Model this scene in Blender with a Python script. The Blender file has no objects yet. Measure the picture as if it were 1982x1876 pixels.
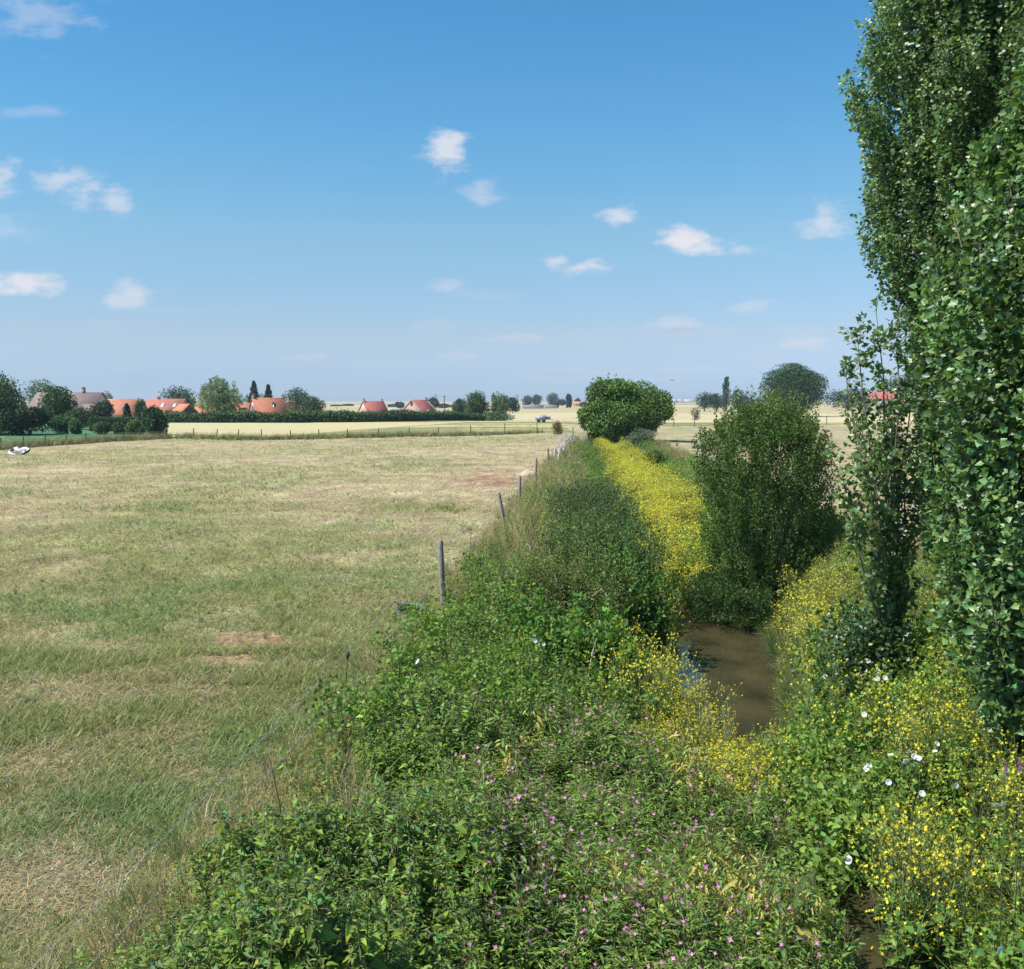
import bpy, math
import numpy as np
from mathutils import Vector

# ------------------------------------------------------------------ camera, world, sun, exposure
sc = bpy.context.scene
COL = sc.collection
CAM_H = 4.0
FPX = 1963.0                       # focal length in units of a 1982 x 1876 picture
PITCH = math.atan((938 - 775) / FPX)
cam_d = bpy.data.cameras.new("camera")
cam = bpy.data.objects.new("camera", cam_d)
COL.objects.link(cam)
cam.location = (0, 0, CAM_H)
cam.rotation_euler = (math.pi / 2 - PITCH, 0, 0)
cam_d.sensor_fit = 'HORIZONTAL'
cam_d.sensor_width = 36
cam_d.lens = 36 * FPX / 1982
cam_d.clip_start = 0.05
cam_d.clip_end = 30000
sc.camera = cam

SUN_EL, SUN_AZ = 54.0, -110.0      # azimuth measured clockwise from +Y (the view direction)
world = bpy.data.worlds.new("World")
sc.world = world
world.use_nodes = True
sun_d = bpy.data.lights.new("sun", 'SUN')
sun = bpy.data.objects.new("sun", sun_d)
COL.objects.link(sun)
sun_d.energy = 5.0
sun_d.angle = math.radians(0.5)
sun_d.color = (1.0, 0.955, 0.88)
_e, _a = math.radians(SUN_EL), math.radians(SUN_AZ)
sdir = Vector((math.sin(_a) * math.cos(_e), math.cos(_a) * math.cos(_e), math.sin(_e)))
sun.rotation_euler = (-sdir).to_track_quat('-Z', 'Y').to_euler()
SDIR = np.array(sdir)
sc.view_settings.view_transform = 'Standard'
sc.view_settings.look = 'None'
sc.view_settings.exposure = 0.5
sc.view_settings.gamma = 1.0
sc.cycles.max_bounces = 6
sc.cycles.diffuse_bounces = 3
sc.cycles.glossy_bounces = 2
sc.cycles.transmission_bounces = 4
sc.cycles.volume_bounces = 0
sc.cycles.transparent_max_bounces = 6

rng = np.random.default_rng(11)
cP, sP = math.cos(PITCH), math.sin(PITCH)

def ray(px, py):
    u = (px - 991) / FPX; v = (938 - py) / FPX
    return u, cP + v * sP, -sP + v * cP

def at(px, py, z=0.0):
    """point of the place seen at (px, py) on the level z"""
    u, dy, dz = ray(px, py)
    t = (z - CAM_H) / dz
    return u * t, dy * t

def atY(px, py, Y):
    u, dy, dz = ray(px, py)
    t = Y / dy
    return u * t, CAM_H + dz * t

def proj(P):
    P = np.asarray(P, float)
    x = P[..., 0]; y = P[..., 1]; z = P[..., 2] - CAM_H
    d = y * cP - z * sP
    up = y * sP + z * cP
    d = np.where(d < 0.05, 0.05, d)
    return 991 + FPX * x / d, 938 - FPX * up / d

# ------------------------------------------------------------------ sky
def build_world():
    nt = world.node_tree
    nt.nodes.clear()
    N, L = nt.nodes, nt.links
    out = N.new('ShaderNodeOutputWorld'); bg = N.new('ShaderNodeBackground')
    sky = N.new('ShaderNodeTexSky'); sky.sky_type = 'NISHITA'; sky.sun_disc = False
    sky.sun_elevation = math.radians(SUN_EL); sky.sun_rotation = math.radians(SUN_AZ)
    sky.altitude = 0; sky.air_density = 1.0; sky.dust_density = 0.0; sky.ozone_density = 6.0
    bg.inputs['Strength'].default_value = 0.0883
    tc = N.new('ShaderNodeTexCoord'); sep = N.new('ShaderNodeSeparateXYZ')
    L.new(tc.outputs['Generated'], sep.inputs[0])
    def M(op, a, b=None, c=None):
        n = N.new('ShaderNodeMath'); n.operation = op
        for i, s in enumerate((a, b, c)):
            if s is None: continue
            if isinstance(s, (int, float)): n.inputs[i].default_value = s
            else: L.new(s, n.inputs[i])
        return n.outputs[0]
    yy = M('MAXIMUM', sep.outputs['Y'], 0.02)
    u = M('DIVIDE', sep.outputs['X'], yy); v = M('DIVIDE', sep.outputs['Z'], yy)
    front = M('GREATER_THAN', sep.outputs['Y'], 0.02)
    cb = N.new('ShaderNodeCombineXYZ'); L.new(u, cb.inputs[0]); L.new(v, cb.inputs[1])
    ns = N.new('ShaderNodeTexNoise'); ns.inputs['Scale'].default_value = 22; ns.inputs['Detail'].default_value = 9
    ns.inputs['Roughness'].default_value = 0.62
    mp = N.new('ShaderNodeMapping'); mp.inputs['Scale'].default_value = (1, 2.2, 1)
    L.new(cb.outputs[0], mp.inputs[0]); L.new(mp.outputs[0], ns.inputs['Vector'])
    clouds = [(60, 20, 120, 70, .30, 1), (100, 60, 50, 30, .22, 1), (60, 217, 80, 16, .22, 1), (0, 355, 55, 48, .55, 1), (110, 345, 85, 30, .55, 1),
              (160, 372, 50, 42, .55, 1), (218, 388, 52, 34, .55, 1), (22, 445, 70, 38, .30, 1), (40, 550, 125, 34, .85, 1),
              (268, 570, 62, 30, .55, 1), (235, 580, 50, 16, .50, 1), (866, 292, 58, 46, .80, 1), (935, 368, 48, 36, .38, 1),
              (1205, 418, 48, 22, .70, 1), (1325, 465, 55, 36, .95, 1), (1370, 482, 75, 24, .85, 1), (1430, 484, 50, 16, .40, 1),
              (1085, 508, 45, 18, .70, 1), (1128, 518, 65, 22, .80, 1), (1605, 428, 52, 40, .60, 1), (1565, 448, 40, 22, .40, 1),
              (855, 555, 50, 18, .35, 1), (940, 570, 90, 12, .25, 0), (1450, 592, 50, 20, .38, 1), (1310, 630, 90, 18, .55, .6),
              (1320, 640, 150, 14, .28, 0), (1005, 655, 95, 12, .42, .4), (1550, 662, 60, 16, .55, .7), (1160, 660, 50, 9, .3, 0),
              (835, 630, 60, 13, .3, .1), (590, 692, 60, 9, .42, .3), (885, 690, 80, 10, .38, .4), (1130, 715, 130, 12, .3, .1),
              (1480, 690, 70, 12, .3, .1), (1560, 640, 60, 12, .25, .2), (195, 628, 60, 8, .2, 0), (320, 600, 70, 10, .15, .3),
              (230, 710, 90, 7, .25, 0), (1150, 735, 240, 8, .28, .1), (700, 705, 160, 6, .2, .2), (1350, 715, 120, 8, .25, .5)]
    tot = None; shade = None
    for cx, cy, rx, ry, op, wh in clouds:
        a, b, c = ray(cx, cy)
        mp2 = N.new('ShaderNodeMapping'); mp2.vector_type = 'TEXTURE'
        mp2.inputs['Location'].default_value = (a / b, c / b, 0)
        mp2.inputs['Scale'].default_value = (rx / FPX * .98, ry / FPX * .95, 1)
        L.new(cb.outputs[0], mp2.inputs[0])
        ln = N.new('ShaderNodeVectorMath'); ln.operation = 'LENGTH'; L.new(mp2.outputs[0], ln.inputs[0])
        d = M('MULTIPLY_ADD', ns.outputs['Fac'], -3.2, M('ADD', ln.outputs['Value'], 1.7))
        mr = N.new('ShaderNodeMapRange'); mr.interpolation_type = 'SMOOTHSTEP'
        mr.inputs['From Min'].default_value = 1.15; mr.inputs['From Max'].default_value = 0.1
        L.new(d, mr.inputs['Value'])
        m = M('MULTIPLY', mr.outputs[0], op)
        tot = m if tot is None else M('MAXIMUM', tot, m)
        if wh < 1:
            g = M('MULTIPLY', mr.outputs[0], (1 - wh) * .8)
            shade = g if shade is None else M('MAXIMUM', shade, g)
    tot = M('MULTIPLY', tot, front)
    # a little more blue overhead, as the photograph shows
    lin = lambda c: np.where(np.array(c) / 255. < .04045, np.array(c) / 255. / 12.92, ((np.array(c) / 255. + .055) / 1.055) ** 2.4)
    rp = N.new('ShaderNodeValToRGB'); L.new(sep.outputs['Z'], rp.inputs[0])
    stops = [(.015, (184, 206, 226), (238, 240, 217)), (.062, (176, 204, 228), (187, 220, 234)), (.158, (140, 191, 226), (141, 181, 222)), (.25, (104, 172, 222), (119, 157, 204)), (.335, (84, 156, 214), (105, 143, 191)), (.9, (70, 130, 200), (80, 120, 180))]
    while len(rp.color_ramp.elements) < len(stops): rp.color_ramp.elements.new(.5)
    for e_, (p_, want, have) in zip(rp.color_ramp.elements, stops):
        e_.position = p_; e_.color = (*(lin(want) / lin(have) / 2), 1)
    hsv = N.new('ShaderNodeVectorMath'); hsv.operation = 'MULTIPLY'; L.new(sky.outputs[0], hsv.inputs[0]); L.new(rp.outputs[0], hsv.inputs[1])
    hs2 = N.new('ShaderNodeVectorMath'); hs2.operation = 'SCALE'; hs2.inputs['Scale'].default_value = 2.0; L.new(hsv.outputs[0], hs2.inputs[0]); hsv = hs2
    cc = N.new('ShaderNodeMix'); cc.data_type = 'RGBA'
    cc.inputs['A'].default_value = (6.6, 6.5, 6.9, 1); cc.inputs['B'].default_value = (3.6, 4.3, 5.6, 1)
    L.new(shade, cc.inputs['Factor'])
    mx = N.new('ShaderNodeMix'); mx.data_type = 'RGBA'
    L.new(tot, mx.inputs['Factor']); L.new(hsv.outputs[0], mx.inputs['A']); L.new(cc.outputs['Result'], mx.inputs['B'])
    L.new(mx.outputs['Result'], bg.inputs['Color']); L.new(bg.outputs[0], out.inputs[0])
build_world()

# ------------------------------------------------------------------ helpers: materials
def new_mat(name):
    m = bpy.data.materials.new(name); m.use_nodes = True
    nt = m.node_tree; nt.nodes.clear()
    o = nt.nodes.new('ShaderNodeOutputMaterial'); p = nt.nodes.new('ShaderNodeBsdfPrincipled')
    nt.links.new(p.outputs[0], o.inputs[0])
    return m, nt, p, o

def leaf_mat(name, rough=0.45, spec=0.5, trans=0.3, ttint=(1.5, 1.45, .7)):
    m, nt, p, o = new_mat(name)
    at_ = nt.nodes.new('ShaderNodeAttribute'); at_.attribute_name = 'tint'
    nt.links.new(at_.outputs['Color'], p.inputs['Base Color'])
    p.inputs['Roughness'].default_value = rough
    p.inputs['Specular IOR Level'].default_value = spec
    if trans > 0:
        tr = nt.nodes.new('ShaderNodeBsdfTranslucent')
        mu = nt.nodes.new('ShaderNodeMix'); mu.data_type = 'RGBA'; mu.blend_type = 'MULTIPLY'; mu.inputs['Factor'].default_value = 1
        mu.inputs['B'].default_value = (*ttint, 1)
        nt.links.new(at_.outputs['Color'], mu.inputs['A']); nt.links.new(mu.outputs['Result'], tr.inputs[0])
        ms = nt.nodes.new('ShaderNodeMixShader'); ms.inputs[0].default_value = trans
        nt.links.new(p.outputs[0], ms.inputs[1]); nt.links.new(tr.outputs[0], ms.inputs[2]); nt.links.new(ms.outputs[0], o.inputs[0])
    return m

def solid_mat(name, c1, c2=None, scale=6.0, rough=0.8, bump=0.0, spec=0.3, stretch=(1, 1, 1)):
    """procedural noise blend of two colours in object space"""
    m, nt, p, o = new_mat(name)
    c2 = c2 or tuple(v * .7 for v in c1)
    tc = nt.nodes.new('ShaderNodeTexCoord'); mp = nt.nodes.new('ShaderNodeMapping'); mp.inputs['Scale'].default_value = stretch
    ns = nt.nodes.new('ShaderNodeTexNoise'); ns.inputs['Scale'].default_value = scale; ns.inputs['Detail'].default_value = 6
    nt.links.new(tc.outputs['Object'], mp.inputs[0]); nt.links.new(mp.outputs[0], ns.inputs['Vector'])
    rp = nt.nodes.new('ShaderNodeValToRGB')
    rp.color_ramp.elements[0].position = .35; rp.color_ramp.elements[0].color = (*c1, 1)
    rp.color_ramp.elements[1].position = .68; rp.color_ramp.elements[1].color = (*c2, 1)
    nt.links.new(ns.outputs['Fac'], rp.inputs[0]); nt.links.new(rp.outputs[0], p.inputs['Base Color'])
    p.inputs['Roughness'].default_value = rough; p.inputs['Specular IOR Level'].default_value = spec
    if bump:
        b = nt.nodes.new('ShaderNodeBump'); b.inputs['Strength'].default_value = bump; b.inputs['Distance'].default_value = .02
        nt.links.new(ns.outputs['Fac'], b.inputs['Height']); nt.links.new(b.outputs[0], p.inputs['Normal'])
    return m

def brick_mat(name, c1, c2, mortar, scale=1.0):
    m, nt, p, o = new_mat(name)
    tc = nt.nodes.new('ShaderNodeTexCoord'); sep = nt.nodes.new('ShaderNodeSeparateXYZ'); cb = nt.nodes.new('ShaderNodeCombineXYZ')
    nt.links.new(tc.outputs['Object'], sep.inputs[0])
    ad = nt.nodes.new('ShaderNodeMath'); nt.links.new(sep.outputs[0], ad.inputs[0]); nt.links.new(sep.outputs[1], ad.inputs[1])
    nt.links.new(ad.outputs[0], cb.inputs[0]); nt.links.new(sep.outputs[2], cb.inputs[1])
    br = nt.nodes.new('ShaderNodeTexBrick'); br.inputs['Scale'].default_value = scale
    br.inputs['Brick Width'].default_value = .22; br.inputs['Row Height'].default_value = .075; br.inputs['Mortar Size'].default_value = .01
    br.inputs['Color1'].default_value = (*c1, 1); br.inputs['Color2'].default_value = (*c2, 1); br.inputs['Mortar'].default_value = (*mortar, 1)
    nt.links.new(cb.outputs[0], br.inputs['Vector']); nt.links.new(br.outputs[0], p.inputs['Base Color'])
    p.inputs['Roughness'].default_value = .9
    return m

def tile_mat(name, c1, c2):
    m, nt, p, o = new_mat(name)
    tc = nt.nodes.new('ShaderNodeTexCoord')
    wv = nt.nodes.new('ShaderNodeTexWave'); wv.inputs['Scale'].default_value = 1.6; wv.bands_direction = 'X'; wv.inputs['Distortion'].default_value = .6
    ns = nt.nodes.new('ShaderNodeTexNoise'); ns.inputs['Scale'].default_value = 1.4; ns.inputs['Detail'].default_value = 8
    nt.links.new(tc.outputs['Object'], wv.inputs[0]); nt.links.new(tc.outputs['Object'], ns.inputs['Vector'])
    rp = nt.nodes.new('ShaderNodeValToRGB')
    rp.color_ramp.elements[0].position = .35; rp.color_ramp.elements[0].color = (*c1, 1)
    rp.color_ramp.elements[1].position = .65; rp.color_ramp.elements[1].color = (*c2, 1)
    nt.links.new(ns.outputs['Fac'], rp.inputs[0]); nt.links.new(rp.outputs[0], p.inputs['Base Color'])
    b = nt.nodes.new('ShaderNodeBump'); b.inputs['Strength'].default_value = .5; b.inputs['Distance'].default_value = .05
    nt.links.new(wv.outputs['Fac'], b.inputs['Height']); nt.links.new(b.outputs[0], p.inputs['Normal'])
    p.inputs['Roughness'].default_value = .75
    return m

M_LEAF = leaf_mat('leaf', .5, .35, .33)
M_GLOSS = leaf_mat('poplar_leaf', .42, .7, .3)
M_FAR = leaf_mat('far_foliage', .6, .25, .2)
M_GRASS = leaf_mat('grass_blade', .5, .35, .3, (1.3, 1.25, .8))
M_PETAL = leaf_mat('petal', .5, .3, .35, (1.05, 1.0, .9))
M_BARK = solid_mat('bark', (.10, .085, .06), (.20, .175, .13), 9, .9, .6, .2, (3, 3, .6))
M_WOOD = solid_mat('weathered_wood', (.20, .175, .14), (.34, .30, .25), 12, .9, .5, .2, (4, 4, .5))
M_DARKWOOD = solid_mat('dark_wood', (.07, .06, .045), (.14, .12, .09), 12, .9, .5, .2, (4, 4, .5))
M_DEAD = solid_mat('dead_wood', (.34, .31, .27), (.5, .46, .41), 10, .9, .3, .2, (3, 3, .6))
M_WIRE = solid_mat('wire', (.35, .36, .37), (.25, .24, .22), 30, .5, 0, .5)
M_WHITE = solid_mat('white_paint', (.75, .74, .72), (.65, .64, .62), 5, .6)
M_GLASS = solid_mat('dark_glass', (.03, .035, .04), (.05, .055, .06), 3, .1, 0, .8)

# ------------------------------------------------------------------ helpers: objects
def tag(o, label=None, cat=None, group=None, kind=None):
    if label: o['label'] = label
    if cat: o['category'] = cat
    if group: o['group'] = group
    if kind: o['kind'] = kind
    return o

def thing(name, label, cat, loc=(0, 0, 0), rz=0.0, group=None):
    o = bpy.data.objects.new(name, None); COL.objects.link(o)
    o.empty_display_size = .2
    o.location = loc; o.rotation_euler = (0, 0, rz)
    return tag(o, label, cat, group)

def norm(a):
    return a / np.maximum(np.linalg.norm(a, axis=-1, keepdims=True), 1e-9)

class Geo:
    """collects triangles with a colour per vertex"""
    def __init__(s): s.V, s.F, s.C, s.n = [], [], [], 0
    def add(s, V, F, C):
        V = np.asarray(V, float).reshape(-1, 3); F = np.asarray(F, np.int64).reshape(-1, 3)
        C = np.asarray(C, float)
        if C.ndim == 1: C = np.tile(C, (len(V), 1))
        s.V.append(V); s.F.append(F + s.n); s.C.append(C[:, :3]); s.n += len(V)
    def arrays(s):
        return np.concatenate(s.V), np.concatenate(s.F), np.concatenate(s.C)
    def build(s, name, mat, parent=None, smooth=False, off=None):
        V, F, C = s.arrays()
        if off is not None: V = V - np.asarray(off)
        me = bpy.data.meshes.new(name)
        me.vertices.add(len(V)); me.vertices.foreach_set('co', V.astype(np.float32).ravel())
        me.loops.add(len(F) * 3); me.loops.foreach_set('vertex_index', F.astype(np.int32).ravel())
        me.polygons.add(len(F)); me.polygons.foreach_set('loop_start', np.arange(0, len(F) * 3, 3, dtype=np.int32))
        me.polygons.foreach_set('loop_total', np.full(len(F), 3, np.int32))
        if smooth: me.polygons.foreach_set('use_smooth', np.ones(len(F), bool))
        me.update(calc_edges=True)
        ca = me.attributes.new('tint', 'FLOAT_COLOR', 'POINT')
        ca.data.foreach_set('color', np.concatenate([np.clip(C, 0, 1), np.ones((len(C), 1))], 1).astype(np.float32).ravel())
        me.materials.append(mat)
        o = bpy.data.objects.new(name, me); COL.objects.link(o)
        if parent: o.parent = parent
        elif off is not None: o.location = off
        return o

def stamp(G, tv, tf, P, X, Y, Z, S, C, tc=None):
    """copies of a small template: local axes X, Y, Z, scale S, colour C (N,3); tc = template colours (k,3)"""
    N, k = len(P), len(tv)
    if N == 0: return
    S = np.asarray(S, float)
    if S.ndim == 1: S = S[:, None]
    V = P[:, None, :] + S[:, None, :] * (tv[None, :, 0:1] * X[:, None] + tv[None, :, 1:2] * Y[:, None] + tv[None, :, 2:3] * Z[:, None])
    F = tf[None] + (np.arange(N) * k)[:, None, None]
    CC = np.repeat(C[:, None, :], k, 1) if tc is None else C[:, None, :] * tc[None]
    G.add(V, F, CC.reshape(-1, 3))

def frames(d, n):
    Y = norm(d); Z = norm(n - (n * Y).sum(-1, keepdims=True) * Y); X = np.cross(Y, Z)
    return X, Y, Z

def leaf5(w, ty=.4, droop=.15, fold=.08):
    v = np.array([(0, 0, 0), (-w, ty, fold), (w, ty, fold), (0, ty + .05, 0), (0, 1, -droop)], float)
    f = np.array([(0, 3, 1), (0, 2, 3), (1, 3, 4), (3, 2, 4)])
    return v, f
def leaf4(w, ty=.45, droop=.1, fold=.1):
    v = np.array([(0, 0, 0), (-w, ty, fold), (0, 1, -droop), (w, ty, fold)], float)
    return v, np.array([(0, 2, 1), (0, 3, 2)])
def blade(w=.03, bend=.35):
    v = np.array([(-w, 0, 0), (w, 0, 0), (-w * .8, .5, bend * .25), (w * .8, .5, bend * .25), (0, 1 - bend * .3, bend)], float)
    return v, np.array([(0, 1, 2), (1, 3, 2), (2, 3, 4)])
def chip():
    """a small cupped four-petalled head"""
    v = [(0, 0, 0)]
    for i in range(8):
        a = i * math.pi / 4; r = 1.0 if i % 2 == 0 else .45
        v.append((math.cos(a) * r, math.sin(a) * r, .35 if i % 2 == 0 else .1))
    return np.array(v, float), np.array([(0, 1 + i, 1 + (i + 1) % 8) for i in range(8)])
def puff():
    """a tiny irregular cluster of florets: three crossed faces"""
    v = np.array([(-1, -1, 0), (1, -1, .2), (1, 1, 0), (-1, 1, .2), (-1, 0, -1), (1, .1, -1), (1, 0, 1), (-1, -.1, 1)], float) * .7
    return v, np.array([(0, 1, 2), (0, 2, 3), (4, 5, 6), (4, 6, 7)])

def heart():
    v = np.array([(0, .06, 0), (-.28, -.06, .05), (-.42, .22, .08), (-.24, .62, .0), (0, 1, -.22), (.24, .62, 0), (.42, .22, .08), (.28, -.06, .05), (0, .5, -.04)], float)
    return v, np.array([(0, 8, 1), (1, 8, 2), (2, 8, 3), (3, 8, 4), (4, 8, 5), (5, 8, 6), (6, 8, 7), (7, 8, 0)])
def deltoid():
    v = np.array([(0, 0, 0), (-.2, .22, .05), (-.47, .3, .12), (-.3, .62, .04), (0, 1.05, -.12), (.3, .62, .04), (.47, .3, .12), (.2, .22, .05), (0, .45, -.03)], float)
    return v, np.array([(0, 8, 1), (1, 8, 2), (2, 8, 3), (3, 8, 4), (4, 8, 5), (5, 8, 6), (6, 8, 7), (7, 8, 0)])
def lance7(w, droop):
    v = np.array([(0, 0, 0), (-w * .9, .2, .05), (-w * .85, .5, .02), (0, 1, -droop), (w * .85, .5, .02), (w * .9, .2, .05), (0, .42, -.02)], float)
    return v, np.array([(0, 6, 1), (1, 6, 2), (2, 6, 3), (3, 6, 4), (4, 6, 5), (5, 6, 0)])
LEAF5 = leaf5(.32); HEART = heart(); LANCE = lance7(.12, .25); NETTLE = lance7(.23, .3)
DELTA = deltoid(); LEAF4 = leaf4(.34); CARD = leaf4(.5, .5, .1, .16); BLADE = blade(); CHIP = chip(); PUFF = puff()

def rnd(n, a=0., b=1.): return rng.uniform(a, b, n)
def rdir(n, zb=0.0):
    d = rng.normal(size=(n, 3)); d = norm(d); d[:, 2] += zb
    return norm(d)
def vary(base, n, v=.28, yel=.25):
    """leaf-to-leaf differences in lightness and yellowness"""
    base = np.asarray(base, float)
    if base.ndim == 1: base = np.tile(base, (n, 1))
    k = 1 + rng.normal(0, v, n).clip(-.55, .9)
    y = rng.normal(0, yel, n).clip(-.5, .9)
    c = base * k[:, None]
    c[:, 0] *= 1 + y * .8; c[:, 1] *= 1 + y * .18; c[:, 2] *= 1 - y * .4
    return c.clip(.004, .9)

def tube(G, pts, rad, col, k=5):
    pts = np.asarray(pts, float); n = len(pts)
    rad = np.full(n, rad) if np.isscalar(rad) else np.asarray(rad, float)
    T = norm(np.gradient(pts, axis=0)); ref = np.array([.31, .95, .05]) if abs(T[0, 2]) > .7 else np.array([0, 0, 1.])
    A = norm(np.cross(T, ref)); B = np.cross(T, A)
    a = np.arange(k) * 2 * math.pi / k
    V = pts[:, None] + rad[:, None, None] * (np.cos(a)[None, :, None] * A[:, None] + np.sin(a)[None, :, None] * B[:, None])
    F = []
    for i in range(n - 1):
        for j in range(k):
            p, q, r, s = i * k + j, i * k + (j + 1) % k, (i + 1) * k + (j + 1) % k, (i + 1) * k + j
            F += [(p, q, r), (p, r, s)]
    V = np.concatenate([V.reshape(-1, 3), pts[:1], pts[-1:]])
    for j in range(k):
        F += [(n * k, (j + 1) % k, j), (n * k + 1, (n - 1) * k + j, (n - 1) * k + (j + 1) % k)]
    G.add(V, F, np.asarray(col, float))

def box(G, c, s, col=(.5, .5, .5), rz=0.0):
    cx, cy, cz = c; hx, hy, hz = [v / 2 for v in s]
    v = np.array([(x, y, z) for z in (-hz, hz) for y in (-hy, hy) for x in (-hx, hx)], float)
    co, si = math.cos(rz), math.sin(rz)
    v = np.stack([v[:, 0] * co - v[:, 1] * si + cx, v[:, 0] * si + v[:, 1] * co + cy, v[:, 2] + cz], 1)
    q = [(0, 2, 3, 1), (4, 5, 7, 6), (0, 1, 5, 4), (2, 6, 7, 3), (0, 4, 6, 2), (1, 3, 7, 5)]
    F = [t for a, b, c_, d in q for t in ((a, b, c_), (a, c_, d))]
    G.add(v, F, col)

def prism(G, poly, z0, z1, col):
    """extrude a CCW xy polygon"""
    n = len(poly); v = [(x, y, z0) for x, y in poly] + [(x, y, z1) for x, y in poly]
    F = [(i, (i + 1) % n, n + (i + 1) % n) for i in range(n)] + [(i, n + (i + 1) % n, n + i) for i in range(n)]
    F += [(n, n + i, n + i + 1) for i in range(1, n - 1)] + [(0, i + 1, i) for i in range(1, n - 1)]
    G.add(v, F, col)

# ------------------------------------------------------------------ noise and terrain
_tab = np.random.default_rng(5).random((256, 256))
def vnoise(x, y):
    xi = np.floor(x).astype(int); yi = np.floor(y).astype(int); fx = x - xi; fy = y - yi
    fx = fx * fx * (3 - 2 * fx); fy = fy * fy * (3 - 2 * fy)
    g = lambda a, b: _tab[a & 255, b & 255]
    return (g(xi, yi) * (1 - fx) + g(xi + 1, yi) * fx) * (1 - fy) + (g(xi, yi + 1) * (1 - fx) + g(xi + 1, yi + 1) * fx) * fy
def fbm(x, y, s, o=4):
    t = 0; a = .5; w = 0
    for i in range(o):
        t = t + a * vnoise(x * s + 17.3 * i, y * s + 9.1 * i); w += a; a *= .5; s *= 2.1
    return t / w
def sstep(a, b, t):
    t = np.clip((t - a) / (b - a), 0, 1); return t * t * (3 - 2 * t)

CY = np.array([-20, 6, 9.6, 13.6, 16.5, 21, 25, 30, 35, 42, 60, 83, 93, 115, 200, 9000.])
CX = np.array([4.4, 4.2, 4.05, 3.9, 3.75, 4.5, 5.15, 5.2, 5.3, 6.0, 7.2, 8.4, 9.2, 12, 23, 23.])
HY = np.array([-20, 9.2, 9.8, 10.8, 11.6, 15.2, 16.3, 21, 25, 29, 40, 120, 9000.]); HW = np.array([.18, .18, .62, .62, .14, .14, 1.05, 1.35, 1.15, .45, .35, .3, .3])
FY = np.array([-20, 6, 12.3, 20, 32, 41.3, 68, 115, 200, 9000.]); FX = np.array([-4.1, -2.8, -2.15, -1.4, -.26, .32, 2.75, 7.0, 17, 17.])
def cx(y): return np.interp(y, CY, CX)
def hw(y): return np.interp(y, HY, HW)
def fx_(y): return np.interp(y, FY, FX)
WATER_Z = -1.6
def gz(x, y):
    """height of the ground"""
    c, h, f = cx(y), hw(y), fx_(y)
    xl = f + .35; xr = c + 2.7
    tl = np.clip((x - xl) / np.maximum(c - h - xl, .2), 0, 1); tr = np.clip((xr - x) / np.maximum(xr - c - h, .2), 0, 1)
    t = np.where(x < c, tl, tr)
    dep = -1.95 * (t ** 1.25)
    dep = dep * (1 - sstep(118, 135, y))
    n = (fbm(x, y, .35, 3) - .5) * .16
    far = -1.3 * sstep(196, 232, y)
    return dep + n * np.clip(1 - y / 300, .1, 1) + far

def greenness(x, y):
    """where the pasture is green rather than dry"""
    g = fbm(x * 1.0, y * .55, .16, 4) * .62 + fbm(x, y, .75, 3) * .38
    g = sstep(.36, .66, g)
    px, py = proj(np.stack([x, y, np.zeros_like(x)], -1))
    left = x < fx_(y) + 1
    k = np.where(left, .34 + .20 * np.exp(-((py - 1300) / 190.) ** 2) - .14 * sstep(1080, 900, py) - .12 * sstep(1600, 1850, py), .24)
    e = np.clip(g * np.interp(py, [850, 1100, 1400], [.42, .5, .68]) + .05 + (k - .32) * .9, 0, 1)
    w = (fbm(x + 20, y, 1.1, 4) - .5) * 1.9; m = np.zeros_like(x)
    for X_, Y_, rx, ry in FRESH: m = np.maximum(m, sstep(1.35, .35, np.sqrt(((x - X_) / rx) ** 2 + ((y - Y_) / ry) ** 2) + w))
    return np.maximum(e, m * .72)
FRESH = [(*at(a, b), rx, ry) for a, b, rx, ry in [(120, 1285, 1.5, .9), (590, 1325, 1.3, .75), (250, 1390, 1.0, .6), (520, 1400, .9, .6), (230, 1560, 1.15, .55), (400, 1580, .6, .4), (60, 1610, .5, .4), (720, 1116, .55, .7), (760, 1060, .6, .9), (330, 1190, 1.3, 1.0), (620, 1190, .8, .7), (860, 985, .8, 1.6), (40, 1180, 1.2, .8), (430, 1470, .6, .4), (660, 1250, .5, .45)]]

SOIL = []      # bare patches of earth: x, y, rx, ry, strength
for (a, b, rx, ry, s) in [(955, 928, 2.2, 5.2, 1.0), (500, 1240, .8, .55, 1.0), (560, 1252, .45, .4, .9), (430, 1278, .6, .42, 1.0), (480, 1243, .35, .12, 1.0),
                          (385, 1272, .3, .25, .55), (150, 1364, .25, .15, .5), (30, 1720, .3, .6, .5), (100, 1800, .3, .3, .4), (30, 1840, .25, .25, .5), (1850, 1060, .8, 2, .5), (700, 905, .8, .6, .3), (160, 1360, .3, .2, .4)]:
    X_, Y_ = at(a, b); SOIL.append((X_, Y_, rx, ry, s))
def soil(x, y):
    m = np.zeros_like(x); w = (fbm(x, y, 1.7, 4) - .5) * 2.2; w2 = (fbm(x + 40, y, 5, 2) - .5) * 1.4
    for X_, Y_, rx, ry, s in SOIL:
        d = np.sqrt(((x - X_) / rx) ** 2 + ((y - Y_) / ry) ** 2)
        m = np.maximum(m, s * sstep(1.25, .45, d + w * .8 + w2 * .8))
    return m

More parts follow.
